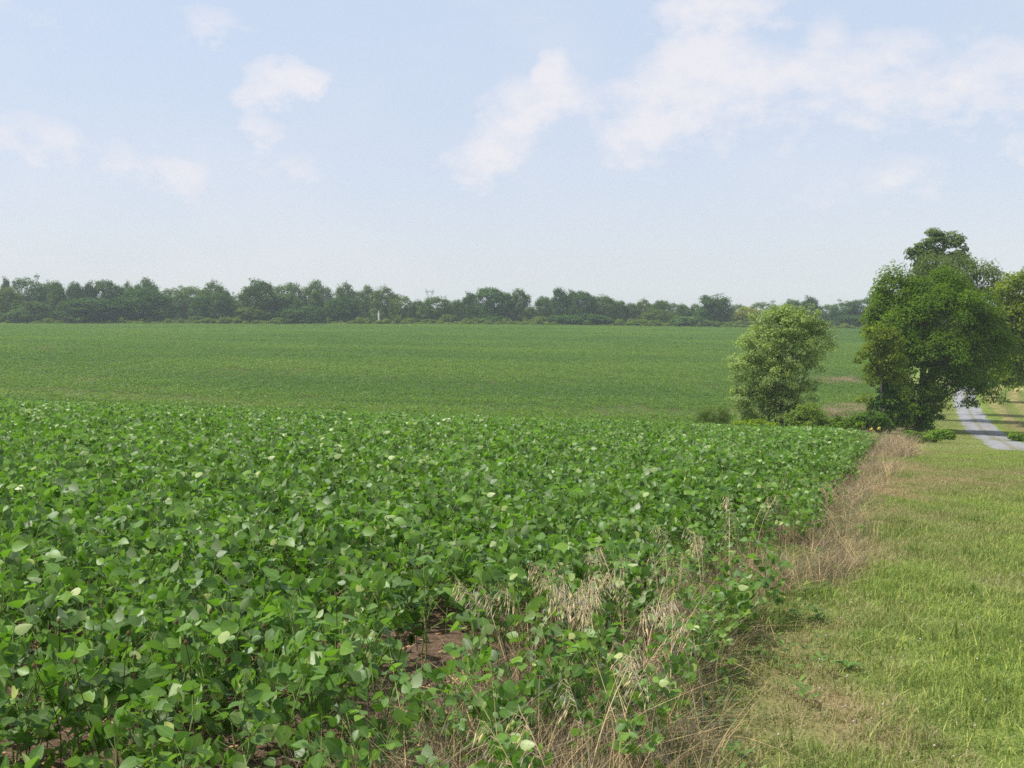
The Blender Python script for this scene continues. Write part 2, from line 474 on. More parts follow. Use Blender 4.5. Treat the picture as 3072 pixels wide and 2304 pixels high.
# drive
m, nt = new_mat('gravel')
out = N(nt, 'ShaderNodeOutputMaterial')
pos = N(nt, 'ShaderNodeNewGeometry').outputs['Position']
uv = N(nt, 'ShaderNodeUVMap').outputs[0]
su = N(nt, 'ShaderNodeSeparateXYZ', ins={0: uv}).outputs[0]
n1 = noise(nt, pos, 1.5, 6., .65); n2 = noise(nt, pos, 25., 5., .7)
g = mixc(nt, smoothstep(nt, n2, .3, .7), (.205, .206, .208), (.33, .33, .332))
g = mixc(nt, smoothstep(nt, n1, .45, .75), g, (.17, .166, .155))
du = math_(nt, 'ABSOLUTE', math_(nt, 'SUBTRACT', su, .5))
cen = math_(nt, 'SUBTRACT', 1., smoothstep(nt, math_(nt, 'ADD', du, math_(nt, 'MULTIPLY', math_(nt, 'SUBTRACT', n1, .5), .22)), .03, .10))
g = mixc(nt, math_(nt, 'MULTIPLY', cen, .75), g, (.20, .185, .12))
edg = smoothstep(nt, math_(nt, 'ADD', du, math_(nt, 'MULTIPLY', math_(nt, 'SUBTRACT', n1, .5), .34)), .40, .5)
g = mixc(nt, edg, g, (.17, .19, .06))
p = N(nt, 'ShaderNodeBsdfPrincipled', ins={'Base Color': g, 'Roughness': .95, 'Specular IOR Level': .15})
b = N(nt, 'ShaderNodeBump', ins={'Strength': .6, 'Distance': .03, 'Height': n2})
nt.links.new(b.outputs[0], p.inputs['Normal']); nt.links.new(p.outputs[0], out.inputs[0])
T = norm(np.gradient(DR, axis=0)); NR = np.stack([T[:, 1], -T[:, 0]], 1)
cols = np.linspace(-1, 1, 7)
hw = 1.28 + .08 * np.sin(np.arange(len(DR)) * .37) + .05 * np.sin(np.arange(len(DR)) * 1.1)
V = []; U = []
for c in cols:
    pp = DR + NR * (hw * c)[:, None]
    V.append(np.stack([pp[:, 0], pp[:, 1], ground(pp[:, 0], pp[:, 1]) + .035 - .02 * abs(c)], 1)); U.append(np.stack([np.full(len(DR), .5 + c / 2), np.arange(len(DR)) * .1], 1))
V = np.stack(V, 1).reshape(-1, 3); U = np.stack(U, 1).reshape(-1, 2)
i = (np.arange(len(DR) - 1)[:, None] * 7 + np.arange(6)[None]).ravel()
obj('gravel_drive', mesh('gravel_drive', V, [np.stack([i, i + 1, i + 8, i + 7], 1)], None, U, [m], True), kind='structure')


# ------------------------------------------------------------------ instancing (only for stuff nobody could count)
def scatter(name, sources, P, rot, scl, idx, extra=None, **props):
    """one object of kind stuff: copies of the source meshes at the points P"""
    n = len(P)
    me = bpy.data.meshes.new(name)
    me.vertices.add(n); me.vertices.foreach_set('co', np.asarray(P, np.float32).ravel())
    for k, a in {'rot': rot, 'scl': scl}.items():
        me.attributes.new(k, 'FLOAT_VECTOR', 'POINT').data.foreach_set('vector', np.asarray(a, np.float32).ravel())
    me.attributes.new('pick', 'INT', 'POINT').data.foreach_set('value', np.asarray(idx, np.int32))
    for k, a in (extra or {}).items():
        me.attributes.new(k, 'FLOAT', 'POINT').data.foreach_set('value', np.asarray(a, np.float32))
    o = obj(name, me, kind='stuff', **props)
    g = bpy.data.node_groups.new(name, 'GeometryNodeTree')
    g.interface.new_socket('Geometry', in_out='INPUT', socket_type='NodeSocketGeometry')
    g.interface.new_socket('Geometry', in_out='OUTPUT', socket_type='NodeSocketGeometry')
    gi = g.nodes.new('NodeGroupInput'); go = g.nodes.new('NodeGroupOutput')
    ip = g.nodes.new('GeometryNodeInstanceOnPoints'); jn = g.nodes.new('GeometryNodeJoinGeometry')
    for s in reversed(sources):
        oi = g.nodes.new('GeometryNodeObjectInfo'); oi.transform_space = 'ORIGINAL'; oi.inputs['Object'].default_value = s
        gt = g.nodes.new('GeometryNodeGeometryToInstance')
        g.links.new(oi.outputs['Geometry'], gt.inputs[0]); g.links.new(gt.outputs[0], jn.inputs[0])

    def attr(nm, t):
        a = g.nodes.new('GeometryNodeInputNamedAttribute'); a.data_type = t; a.inputs[0].default_value = nm
        return a.outputs[0]
    er = g.nodes.new('FunctionNodeEulerToRotation')
    g.links.new(attr('rot', 'FLOAT_VECTOR'), er.inputs[0])
    g.links.new(gi.outputs[0], ip.inputs['Points']); g.links.new(jn.outputs[0], ip.inputs['Instance'])
    ip.inputs['Pick Instance'].default_value = True
    g.links.new(attr('pick', 'INT'), ip.inputs['Instance Index'])
    g.links.new(er.outputs[0], ip.inputs['Rotation']); g.links.new(attr('scl', 'FLOAT_VECTOR'), ip.inputs['Scale'])
    g.links.new(ip.outputs[0], go.inputs[0])
    md = o.modifiers.new('scatter', 'NODES'); md.node_group = g
    return o


def src(name, me):
    return obj(name, me, link=False)


# ------------------------------------------------------------------ soybean plants
LT = np.array([0, .13, .36, .62, .85, 1.]); LW = np.array([0, .72, 1., .80, .38, 0])


def leaflet(mb, base, d, nrm, L, wid, fold, curl, tint):
    d = d / np.linalg.norm(d); s = np.cross(nrm, d); s /= np.linalg.norm(s) + 1e-9; n = np.cross(d, s)
    V = []; U = []
    for k, (t, w_) in enumerate(zip(LT, LW)):
        c = base + d * (t * L) - n * (curl * L * t * t)
        hw_ = w_ * wid * .5
        if w_ == 0:
            V.append(c); U.append((.5, t))
        else:
            V += [c - s * hw_ + n * hw_ * fold, c, c + s * hw_ + n * hw_ * fold]
            U += [(.5 - .5 * w_, t), (.5, t), (.5 + .5 * w_, t)]
    tr = [(0, 1, 2), (0, 2, 3)]; qd = []
    for r in range(3):
        a = 1 + 3 * r
        qd += [(a, a + 3, a + 4, a + 1), (a + 1, a + 4, a + 5, a + 2)]
    tr += [(10, 13, 11), (11, 13, 12)]
    # wind so that the face normal is n
    mb.add(V, [np.array(tr)[:, ::1], np.array(qd)], tint, np.array(U))


def soy_plant(seed, h=.43, nodes=8, size=.085, spread=.17):
    r = np.random.default_rng(seed)
    st = MB(); lf = MB()
    lean = r.normal(0, .03, 2)
    P = np.array([[lean[0] * t * t * h * 4, lean[1] * t * t * h * 4, t * h] for t in np.linspace(0, 1, 6)])
    st.tube(P, np.linspace(.0042, .0022, 6), 5, .5)
    a = r.uniform(0, 2 * pi)
    for k in range(nodes):
        f = .22 + .78 * (k + r.uniform(-.2, .3)) / nodes
        f = min(f, .98)
        b = np.array([np.interp(f, np.linspace(0, 1, 6), P[:, j]) for j in range(3)])
        a += 2.4 + r.normal(0, .35)
        up = r.uniform(.55, 1.15) if f < .8 else r.uniform(.8, 1.35)
        pl = spread * r.uniform(.55, 1.15) * (1.1 - .35 * f)
        pd = np.array([cos(a) * cos(up), sin(a) * cos(up), sin(up)])
        tip = b + pd * pl
        midp = b + pd * pl * .5 + np.array([0, 0, .008])
        st.tube([b, midp, tip], [.0020, .0017, .0014], 4, .6)
        size_k = size * r.uniform(.75, 1.15) * (.72 if k >= nodes - 1 else 1.)
        tl = r.uniform(.15, .85)
        pitch = r.normal(-.12, .72)
        for j, da in enumerate((0, 1.25, -1.25)):
            aa = a + da + r.normal(0, .22)
            pt = pitch + r.normal(0, .28)
            dr = np.array([cos(aa) * cos(pt), sin(aa) * cos(pt), sin(pt)])
            side = np.array([-sin(aa), cos(aa), 0.])
            nn = np.cross(dr, side)
            nn = nn if nn[2] > 0 else -nn
            roll = r.normal(0, .74)
            if r.random() < .21:
                roll += r.choice([-1, 1]) * r.uniform(1.2, 2.2)
            nn = nn * cos(roll) + side * sin(roll)
            L = size_k * (1.1 if j == 0 else .95) * r.uniform(.9, 1.1)
            off = tip + (pd * .018 if j == 0 else pd * -.002)
            leaflet(lf, off + dr * .004, dr, nn, L, L * r.uniform(.68, .84), r.uniform(.02, .34), r.uniform(-.08, .22), np.clip(tl + r.normal(0, .16), 0, 1))
    return st, lf


SOY = []
for k in range(14):
    st, lf = soy_plant(100 + k, h=.40 + .03 * (k % 4), nodes=12 + k % 3, size=.063 + .006 * (k % 3))
    SOY.append((st.mesh('stem', [M['soy_stem']]), lf.mesh('foliage', [M['soy']], True), st, lf))
# points of every plant, in drilled rows along the crop's edge
dirv = np.array([.347, .938]); perp = np.array([.938, -.347])
pts = []
for k in range(0, 130):
    off = .02 - .36 * k
    n = int(60 / .085)
    s = np.linspace(-8, 52, n) + rng.uniform(-.035, .035, n)
    o = off + rng.normal(0, .045, n)
    o0 = np.array([0, EDGE_Y])
    pts.append(o0 + s[:, None] * dirv + o[:, None] * perp)
pts = np.concatenate(pts)
ex_y = np.concatenate([3.35 + 2.6 * rng.random(34)**1.2, 6 + 14 * rng.random(26)])
ex_d = rng.uniform(-.18, .62, len(ex_y)); ex_d[34:] = rng.uniform(-.25, .2, 26)
n_ex = len(ex_y)
pts = np.concatenate([pts, np.stack([EDGE_K * (ex_y - EDGE_Y) - ex_d / .938, ex_y], 1)])
x, y = pts.T
volunteer = np.arange(len(x)) >= len(x) - n_ex
keep = (y > 1.3) & (y < 44) & (x > -.53 * y - 2.4) & (x < .5 * y + .5)
keep |= volunteer
x, y = x[keep], y[keep]; volunteer = volunteer[keep]
D = inside_crop(x, y) + .16 * np.sin(y * 1.3 + .4) + .13 * np.sin(y * 3.1 + 1) + rng.normal(0, .1, len(x))
gap = np.sin(x * 2.3 + 1.1) * np.sin(y * 1.9 - .6) + .6 * np.sin(x * 4.7 - y * 3.1)
pkeep = np.ones(len(x))
pkeep *= np.where((y < 6.2) & (gap > .55), .28, 1)
pkeep *= (D > -.02) * 1.
pkeep *= np.where(D < .45, .34 + .4 * ss(5, 14, y), np.where(D < .85, .68 + .3 * ss(5, 10, y), 1))
pkeep *= np.where(y < 4.2, .9, 1)
for (px, py, r_) in ((1370, 1960, .42), (1450, 2090, .45), (1300, 2200, .35), (900, 2080, .2), (640, 2090, .2), (1480, 2250, .3), (240, 2200, .15), (1700, 2060, .2), (1760, 2200, .25), (1590, 2180, .12)):
    gx_, gy_ = hit(px, py)
    pkeep *= np.where((x - gx_)**2 + (y - gy_)**2 < r_ * r_ * .5, .15, 1)
sel = (rng.random(len(x)) < pkeep) | volunteer
x, y, D = x[sel], y[sel], D[sel]
zz = ground(x, y)
scl = rng.normal(1., .06, len(x)) * (.72 + .28 * ss(0, 1.1, D)) * (.9 + .1 * ss(3, 7, y))
idx = rng.integers(0, len(SOY), len(x)); rzz = rng.uniform(0, 2 * pi, len(x))
tilt = rng.normal(0, .09, (len(x), 2))
dist = np.sqrt(x * x + y * y + 1.5)
vis = (np.abs(x) < .47 * y + .15) & (y > 2.35)
order = np.argsort(np.where(vis, dist, 1e9))
near = order[:285]; rest = np.setdiff1d(np.arange(len(x)), near)
SOY_LABEL = 'leafy green soybean plant in the nearest rows of the crop'
for c, k in enumerate(near):
    e = thing('soybean_plant', SOY_LABEL, 'plant', (x[k], y[k], zz[k]), rzz[k], 'soybean plants in the nearest rows of the crop')
    e.rotation_euler = (tilt[k, 0], tilt[k, 1], rzz[k]); e.scale = (scl[k],) * 3
    obj('stem', SOY[idx[k]][0], e); obj('foliage', SOY[idx[k]][1], e)
srcs = []
for k, (a, b_, st, lf) in enumerate(SOY):
    V1, F1, T1, U1 = st.get(); V2, F2, T2, U2 = lf.get()
    mi = np.concatenate([np.zeros(sum(len(f) for f in F1)), np.ones(sum(len(f) for f in F2))])
    srcs.append(src('soybean', mesh('soybean', np.vstack([V1, V2]), F1 + [f + len(V1) for f in F2], {'tint': np.concatenate([T1, T2])}, np.vstack([U1, U2]), [M['soy_stem'], M['soy']], True, mi)))
R = np.stack([tilt[rest, 0], tilt[rest, 1], rzz[rest]], 1)
scatter('soybean_crop', srcs, np.stack([x, y, zz], 1)[rest], R, np.repeat(scl[rest][:, None], 3, 1), idx[rest])
print('soy plants', len(x))


# far slope of the same crop: low canopy patches
def canopy_patch(seed, w_=4.4, n=1500, L=.17):
    r = np.random.default_rng(seed); mb = MB()
    c = r.uniform(-w_ / 2, w_ / 2, (n, 2))
    c[:, 1] = np.round(c[:, 1] / .55) * .55 + r.normal(0, .13, n)
    z = r.uniform(.16, .46, n) + .05 * np.sin(c[:, 0] * 2.1 + seed) + .05 * np.sin(c[:, 0] * 5 + c[:, 1] * 3)
    nn = norm(np.stack([r.normal(0, .48, n), r.normal(0, .48, n), np.ones(n)], 1))
    a = r.uniform(0, 2 * pi, n)
    u = norm(np.cross(nn, np.stack([np.cos(a), np.sin(a), np.zeros(n)], 1))); v = np.cross(nn, u)
    l = L * r.uniform(.6, 1.2, n)[:, None]
    P = np.stack([c[:, 0], c[:, 1], z], 1)
    V = np.stack([P - u * l * .5, P + v * l * .36, P + u * l * .5, P - v * l * .36], 1).reshape(-1, 3)
    i = np.arange(n)[:, None] * 4
    mb.add(V, [i + np.array([[0, 3, 2, 1]])], np.repeat(np.clip(r.normal(.45, .2, n), 0, 1), 4))
    return mb.mesh('canopy', [M['canopy']])


CP = [src('canopy', canopy_patch(300 + k)) for k in range(6)] + [src('thin_canopy', canopy_patch(310 + k, n=520)) for k in range(3)]
P = []
for yy in np.arange(60, 338, 4.):
    for xx in np.arange(-.5 * yy - 8, .345 * yy + 1.5, 4.):
        P.append((xx + rng.uniform(-.4, .4), yy + rng.uniform(-.4, .4)))
P = np.array(P)
# bare weedy patches and the grass strips at the field's near right corner stay open
BARE = [(hit(2500, 1148, 70), 2.4), (hit(2560, 1240, 60), 3.), (hit(2600, 1225, 60), 3.), (hit(2490, 1255, 60), 3.)]
keep = np.ones(len(P), bool)
for (c_, r_) in BARE:
    keep &= np.hypot(P[:, 0] - c_[0], P[:, 1] - c_[1]) > r_
keep &= ~((P[:, 0] > .30 * P[:, 1]) & (P[:, 1] < 78))
P = P[keep]
z = ground(P[:, 0], P[:, 1])
e = .5
gxs = (ground(P[:, 0] + e, P[:, 1]) - ground(P[:, 0] - e, P[:, 1])) / (2 * e)
gys = (ground(P[:, 0], P[:, 1] + e) - ground(P[:, 0], P[:, 1] - e)) / (2 * e)
flip = rng.integers(0, 2, len(P)) * pi
R = np.stack([np.arctan(gys) * np.cos(flip), -np.arctan(gxs) * np.cos(flip), flip + rng.normal(0, .03, len(P))], 1)
S = np.ones((len(P), 3)); S[:, 2] = .8 + .35 * rng.random(len(P))
thin = 1 - .25 * np.exp(-((P[:, 1] - 84) / 7)**2)
S[:, 2] *= thin
weak = np.exp(-((P[:, 1] - 82 - 4 * np.sin(P[:, 0] * .09)) / 6.5)**2) * .85 + .28 * np.sin(P[:, 0] * .11 + 1.3 * np.sin(P[:, 1] * .06)) * np.sin(P[:, 1] * .09 + P[:, 0] * .03) * (P[:, 1] < 160) + rng.normal(0, .16, len(P))
pickc = np.where(weak > .42, rng.integers(6, 9, len(P)), rng.integers(0, 6, len(P)))
scatter('soybean_canopy', CP, np.stack([P[:, 0], P[:, 1], z], 1), R, S, pickc)


# ------------------------------------------------------------------ grass
def blade_patch(seed, n, w_, hmin, hmax, wid, mat, lean=.5, drymix=.2, segs=3, name='turf'):
    r = np.random.default_rng(seed)
    c = r.uniform(-w_ / 2, w_ / 2, (n, 2)); a = r.uniform(0, 2 * pi, n)
    h = r.uniform(hmin, hmax, n); ln = np.abs(r.normal(0, lean, n)) * h
    d = np.stack([np.cos(a), np.sin(a)], 1); s = np.stack([-np.sin(a + r.normal(0, .5, n)), np.cos(a)], 1)
    V = []
    wd = wid * r.uniform(.6, 1.3, n)
    for k in range(segs + 1):
        t = k / segs
        p = np.stack([c[:, 0] + d[:, 0] * ln * t**1.8, c[:, 1] + d[:, 1] * ln * t**1.8, h * t * (1 - .22 * t * np.minimum(ln / h, 1.5))], 1)
        ww = wd * (1 - t**1.6) * .5
        if k == segs:
            V.append(p)
        else:
            o = np.zeros((n, 3)); o[:, :2] = s * ww[:, None]
            V += [p - o, p + o]
    V = np.stack(V, 1); K = V.shape[1]
    i = np.arange(n)[:, None] * K
    Fq = np.concatenate([i + np.array([[2 * k, 2 * k + 1, 2 * k + 3, 2 * k + 2]]) for k in range(segs - 1)])
    Ft = i + np.array([[2 * segs - 2, 2 * segs - 1, 2 * segs]])
    t = np.where(r.random(n) < drymix, r.uniform(.85, 1.25, n), r.uniform(.05, .6, n))
    return mesh(name, V.reshape(-1, 3), [Ft, Fq], {'tint': np.repeat(t, K)}, None, [mat])


TURF = [src('turf', blade_patch(400 + k, 1000, .66, .02, .060, .0046, M['lawn'], 1.1, .42)) for k in range(5)]
TUFT = [src('tuft', blade_patch(420 + k, 110, .34, .05, .14, .0052, M['lawn'], .8, .15)) for k in range(3)]
P = []
for yy in np.arange(1.8, 47, .42):
    for xx in np.arange(EDGE_K * (yy - EDGE_Y) - .5, .5 * yy + 2., .42):
        P.append((xx + rng.uniform(-.12, .12), yy + rng.uniform(-.12, .12)))
P = np.array(P)
dr = np.clip(dryness(P[:, 0], P[:, 1]) + rng.normal(0, .06, len(P)), 0, 1)
hgt = rng.uniform(.85, 1.1, len(P)) * (1.1 - .35 * dr)
pk = rng.integers(0, 5, len(P))
n_t = 300
ty = 2.9 + 40 * rng.random(n_t)**1.7
tx = EDGE_K * (ty - EDGE_Y) - .1 + rng.random(n_t) * (.12 * ty + 1.2)
tdry = dryness(tx, ty)
ok = tdry < .42; tx, ty, tdry = tx[ok], ty[ok], tdry[ok]
vx, vy = (lambda yy: (EDGE_K * (yy - EDGE_Y) - rng.uniform(-.45, .45, len(yy)), yy))(3.2 + 28 * rng.random(170)**1.4)
tx, ty = np.concatenate([tx, vx]), np.concatenate([ty, vy]); tdry = np.concatenate([tdry, rng.uniform(0, .5, len(vx))])
PX = np.concatenate([P[:, 0], tx]); PY = np.concatenate([P[:, 1], ty])
SS = np.concatenate([np.stack([np.ones(len(P)), np.ones(len(P)), hgt], 1), np.repeat(rng.uniform(.6, 1.1, len(tx))[:, None], 3, 1)])
RR = np.zeros((len(PX), 3)); RR[:, 2] = rng.uniform(0, 2 * pi, len(PX))
scatter('grass', TURF + TUFT, np.stack([PX, PY, ground(PX, PY)], 1), RR, SS,
        np.concatenate([pk, 5 + rng.integers(0, 3, len(tx))]), {'dry': np.concatenate([dr, tdry * .5])})
# far lawn by the drive
P = []
for yy in np.arange(47, 135, 1.0):
    for xx in np.arange(.36 * yy + .8, .52 * yy + 1, 1.0):
        P.append((xx + rng.uniform(-.4, .4), yy + rng.uniform(-.4, .4)))
P = np.array(P); q = drive_dist(P[:, 0], P[:, 1]); ok = (np.abs(q) > 1.55) | ((np.abs(q) < .28) & (rng.random(len(q)) < .8))
P, q = P[ok], q[ok]
dr = np.where(q > 0, .42 + .5 * np.sin(q * 2 * pi / 2.3), .3)  # lawn side: dryness stands in for the sheen of bent grass, as tan stripes
R = np.zeros((len(P), 3)); R[:, 2] = rng.uniform(0, 2 * pi, len(P))
scatter('mown_grass', TURF, np.stack([P[:, 0], P[:, 1], ground(P[:, 0], P[:, 1])], 1), R, np.tile([2.2, 2.2, 1.], (len(P), 1)), rng.integers(0, 5, len(P)), {'dry': np.clip(dr, 0, 1)})

# dead grass along the crop's edge
DEAD = [src('dead_tuft', blade_patch(440 + k, 150, .46, .08, .40, .0036, M['dry'], 1.1, .45, 4)) for k in range(5)]


def strip(n, ya, yb, da, db, power=1.3):
    yy = ya + (yb - ya) * rng.random(n)**power
    dd_ = da + (db - da) * rng.random(n)
    return EDGE_K * (yy - EDGE_Y) - dd_ / .938, yy


xs, ys_ = [], []; ssz = []
for (n, ya, yb, da, db, s0, s1) in ((100, 3.2, 8., -.22, .45, .5, .9), (75, 3.3, 6.2, .1, .9, .65, 1.1), (150, 7.5, 27, -.62, .2, .55, .95), (70, 24, 35, -.8, .1, 1., 1.7), (22, 9, 14, -.4, .4, .6, .8), (14, 12, 20, -.5, .1, .5, .8)):
    a, b_ = strip(n, ya, yb, da, db, 1.2)
    xs.append(a); ys_.append(b_); ssz.append(rng.uniform(s0, s1, n))
xs, ys_, ssz = map(np.concatenate, (xs, ys_, ssz))
R = np.zeros((len(xs), 3)); R[:, 2] = rng.uniform(0, 2 * pi, len(xs)); R[:, :2] = rng.normal(0, .25, (len(xs), 2))
scatter('dead_grass', DEAD, np.stack([xs, ys_, ground(xs, ys_)], 1), R, np.repeat(ssz[:, None], 3, 1), rng.integers(0, 5, len(xs)))

# weedy dry strips at the foot of the far slope
P = []
for (px0, px1, py0, py1, n) in ((2440, 2580, 1136, 1158, 130), (2480, 2660, 1222, 1252, 150), (130, 165, 1046, 1052, 14)):
    for _ in range(n):
        P.append(hit(rng.uniform(px0, px1), rng.uniform(py0, py1), 62))
P = np.array(P); R = np.zeros((len(P), 3)); R[:, 2] = rng.uniform(0, 6, len(P))
scatter('dry_weeds', DEAD, np.stack([P[:, 0], P[:, 1], ground(P[:, 0], P[:, 1])], 1), R, np.repeat(rng.uniform(1.6, 2.6, len(P))[:, None], 3, 1) * np.array([1.6, 1.6, .8]), rng.integers(0, 5, len(P)))

# straw and leaf litter on the soil between the near rows
r = np.random.default_rng(5); mb = MB()
for k in range(2600):
    yy = r.uniform(2.3, 7.5); xx = r.uniform(-.52 * yy, EDGE_K * (yy - EDGE_Y) + .3)
    a = r.uniform(0, pi); L = r.uniform(.015, .09); w_ = r.uniform(.003, .010)
    d = np.array([cos(a), sin(a), r.normal(0, .15)]) * L / 2; s = np.array([-sin(a), cos(a), r.normal(0, .3)]) * w_ / 2
    c = np.array([xx, yy, float(ground(xx, yy)) + .008 + r.uniform(0, .012)])
    mb.add([c - d - s, c + d - s * .7, c + d + s * .7, c - d + s], [np.array([[0, 1, 2, 3]])], r.uniform(.1, 1.))
obj('crop_residue', mb.mesh('crop_residue', [M['residue']]), kind='stuff')

# clover heads in the grass
r = np.random.default_rng(6); mb = MB()
for k in range(230):
    yy = 3.2 + 13 * r.random()**1.6; xx = EDGE_K * (yy - EDGE_Y) + .5 + r.random() * (.12 * yy + .9)
    c = np.array([xx, yy, float(ground(xx, yy)) + r.uniform(.05, .09)]); q = r.uniform(.004, .007)
    V = [c + q * np.array(v) for v in ((1, 0, 0), (0, 1, 0), (-1, 0, 0), (0, -1, 0), (0, 0, 1), (0, 0, -1))]
    mb.add(V, [np.array([(0, 1, 4), (1, 2, 4), (2, 3, 4), (3, 0, 4), (1, 0, 5), (2, 1, 5), (3, 2, 5), (0, 3, 5)])])
obj('clover', mb.mesh('clover', [M['clover']]), kind='stuff')


# ------------------------------------------------------------------ single plants at the crop's edge
def brome(seed, h, lean):
    r = np.random.default_rng(seed); st = MB(); pn = MB()
    a = r.uniform(0, 2 * pi)
    for s_ in range(r.integers(2, 4)):
        a2 = a + r.normal(0, .6); hh = h * r.uniform(.8, 1.05); ln = lean * r.uniform(.6, 1.2)
        t = np.linspace(0, 1, 9)
        P = np.stack([cos(a2) * hh * ln * t**2.2, sin(a2) * hh * ln * t**2.2, hh * (t - .16 * ln * t**3)], 1) + np.array([r.normal(0, .02), r.normal(0, .02), 0])
        st.tube(P, np.linspace(.0022, .0012, 9), 4, r.uniform(.4, .9))
        for k in range(r.integers(12, 19)):
            f = r.uniform(.72, 1.)
            b = np.array([np.interp(f, t, P[:, j]) for j in range(3)])
            aa = a2 + r.normal(0, .7)
            o = np.array([cos(aa), sin(aa), 0]) * r.uniform(.02, .06)
            k0 = b + o * .6 + np.array([0, 0, .012]); k1 = b + o - np.array([0, 0, r.uniform(.0, .03)])
            st.tube([b, k0, k1], [.0008, .0007, .0006], 3, .7)
            dn = norm(np.array([cos(aa) * .45, sin(aa) * .45, -1.]) + r.normal(0, .15, 3)); L = r.uniform(.022, .038)
            pn.tube([k1, k1 + dn * L * .3, k1 + dn * L * .65, k1 + dn * L], [.0007, .0025, .0021, .0004], 5, r.uniform(.3, 1.))
    return st, pn


BR = []
for k in range(8):
    st, pn = brome(500 + k, .56 + .025 * (k % 4), .16 + .07 * (k % 5))
    BR.append((st.mesh('stalk', [M['straw']]), pn.mesh('panicle', [M['straw']])))
spots = []
for (px, py) in ((1640, 1640), (1680, 1665), (1720, 1700), (1655, 1705), (1590, 1720), (1740, 1660), (1830, 1650), (1880, 1680), (1930, 1640), (1770, 1760), (1830, 1900), (1870, 1760), (1960, 1710), (2010, 1680), (1980, 1950), (1760, 2070), (2040, 1640), (2120, 1590), (1650, 2140), (1540, 1730), (2180, 1560), (2220, 1500), (2100, 1820), (1700, 1745), (1760, 1715), (1690, 1690), (2260, 1480), (1665, 1725), (2060, 1560), (1730, 1735)):
    # the head is about .6 m above the ground: follow the sight line to that height
    v = ray(px, py)
    for yy in np.arange(2.5, 40, .02):
        if EYE + v[2] * yy <= ground(v[0] * yy, yy) + .56:
            break
    spots.append((v[0] * yy, yy))
for k, (xx, yy) in enumerate(spots):
    e = thing('brome_stalk', 'dry straw-coloured brome stalk with drooping seed heads at the crop edge', 'grass', (xx, yy, float(ground(xx, yy))), rng.uniform(0, 6.28), 'dry brome stalks along the crop edge')
    s_, p_ = BR[k % 8]
    obj('stalk', s_, e); obj('panicle', p_, e)

WS = []
for k in range(4):
    r = np.random.default_rng(520 + k); st = MB(); hd = MB()
    t = np.linspace(0, 1, 7); ln = r.uniform(.05, .3)
    P = np.stack([.5 * ln * t**2, .08 * np.sin(t * 3 + k) * t, .56 * t], 1)
    st.tube(P, np.linspace(.0026, .0016, 7), 5)
    tip = P[-1]
    hd.tube([tip - [0, 0, .006], tip + [0, 0, .0], tip + [0, 0, .008], tip + [0, 0, .015]], [.002, .0075, .0065, .001], 7)
    if k % 2:
        b = P[4]; st.tube([b, b + [.03, .02, .05], b + [.035, .03, .10]], [.0016, .0013, .0012], 4)
        hd.tube([b + [.035, .03, .095], b + [.035, .03, .103], b + [.035, .03, .112]], [.002, .006, .001], 6)
    WS.append((st.mesh('stalk', [M['weed_dark']]), hd.mesh('seed_head', [M['weed_head']])))
for k, (px, py) in enumerate(((62, 1925), (150, 1955), (300, 1980), (575, 1930), (585, 1835), (640, 1850), (820, 1600), (800, 1868), (128, 1862), (1140, 1880), (1535, 1800), (370, 1890), (1250, 1640), (980, 1760))):
    v = ray(px, py)
    for yy in np.arange(2.3, 20, .02):
        if EYE + v[2] * yy <= ground(v[0] * yy, yy) + .57:
            break
    e = thing('dead_weed', 'thin dark dead weed stalk with a small brown seed head above the soybeans', 'weed', (v[0] * yy, yy, float(ground(v[0] * yy, yy))), rng.uniform(0, 6.28), 'dead weed stalks standing in the crop')
    obj('stalk', WS[k % 4][0], e); obj('seed_head', WS[k % 4][1], e)


def rosette(seed, n=9, L=.14, wid=.05, up=.5):
    r = np.random.default_rng(seed); lf = MB(); st = MB()
    st.tube([(0, 0, 0), (0, 0, .03), (.005, 0, .07)], [.006, .005, .003], 5)
    for k in range(n):
        a = k * 2.4 + r.normal(0, .3); u = up * r.uniform(.5, 1.7)
        d = np.array([cos(a) * cos(u), sin(a) * cos(u), sin(u)]); s = np.array([-sin(a), cos(a), 0])
        nn = np.cross(d, s); nn = nn if nn[2] > 0 else -nn
        l = L * r.uniform(.6, 1.1)
        leaflet(lf, np.array([0, 0, r.uniform(.01, .06)]) + d * .02, d, nn, l, wid * r.uniform(.7, 1.2), r.uniform(.1, .4), r.uniform(.1, .5), r.uniform(.2, .8))
    return st.mesh('stem', [M['soy_stem']]), lf.mesh('foliage', [M['weed_leaf']], True)


RS = [rosette(540 + k, 8 + k, .13 + .02 * k, .05) for k in range(4)]
for k, (px, py) in enumerate(((2200, 1930), (2230, 1905), (2190, 2060), (2000, 2000), (2310, 1860), (2260, 1985), (2120, 2120), (2350, 1700), (2300, 1600), (2370, 1560), (2480, 1560), (2420, 1620), (2080, 1880), (2450, 1870), (2540, 2020))):
    xx, yy = hit(px, py)
    e = thing('broadleaf_weed', 'low broad-leaved green weed in the grass beside the crop edge', 'weed', (xx, yy, float(ground(xx, yy))), rng.uniform(0, 6.28), 'broad-leaved weeds in the grass verge')
    e.scale = (rng.uniform(.45, .75),) * 3
    obj('stem', RS[k % 4][0], e); obj('foliage', RS[k % 4][1], e)

WV = [src('weed', rosette(560 + k, 7 + k, .05 + .012 * k, .026)[1]) for k in range(3)]
a_, b_ = strip(420, 3.2, 26, -.6, .6, 1.2)
R = np.zeros((len(a_), 3)); R[:, 2] = rng.uniform(0, 6.28, len(a_))
scatter('weeds', WV, np.stack([a_, b_, ground(a_, b_) + .02], 1), R, np.repeat(rng.uniform(.45, 1.05, len(a_))[:, None], 3, 1), rng.integers(0, 3, len(a_)))

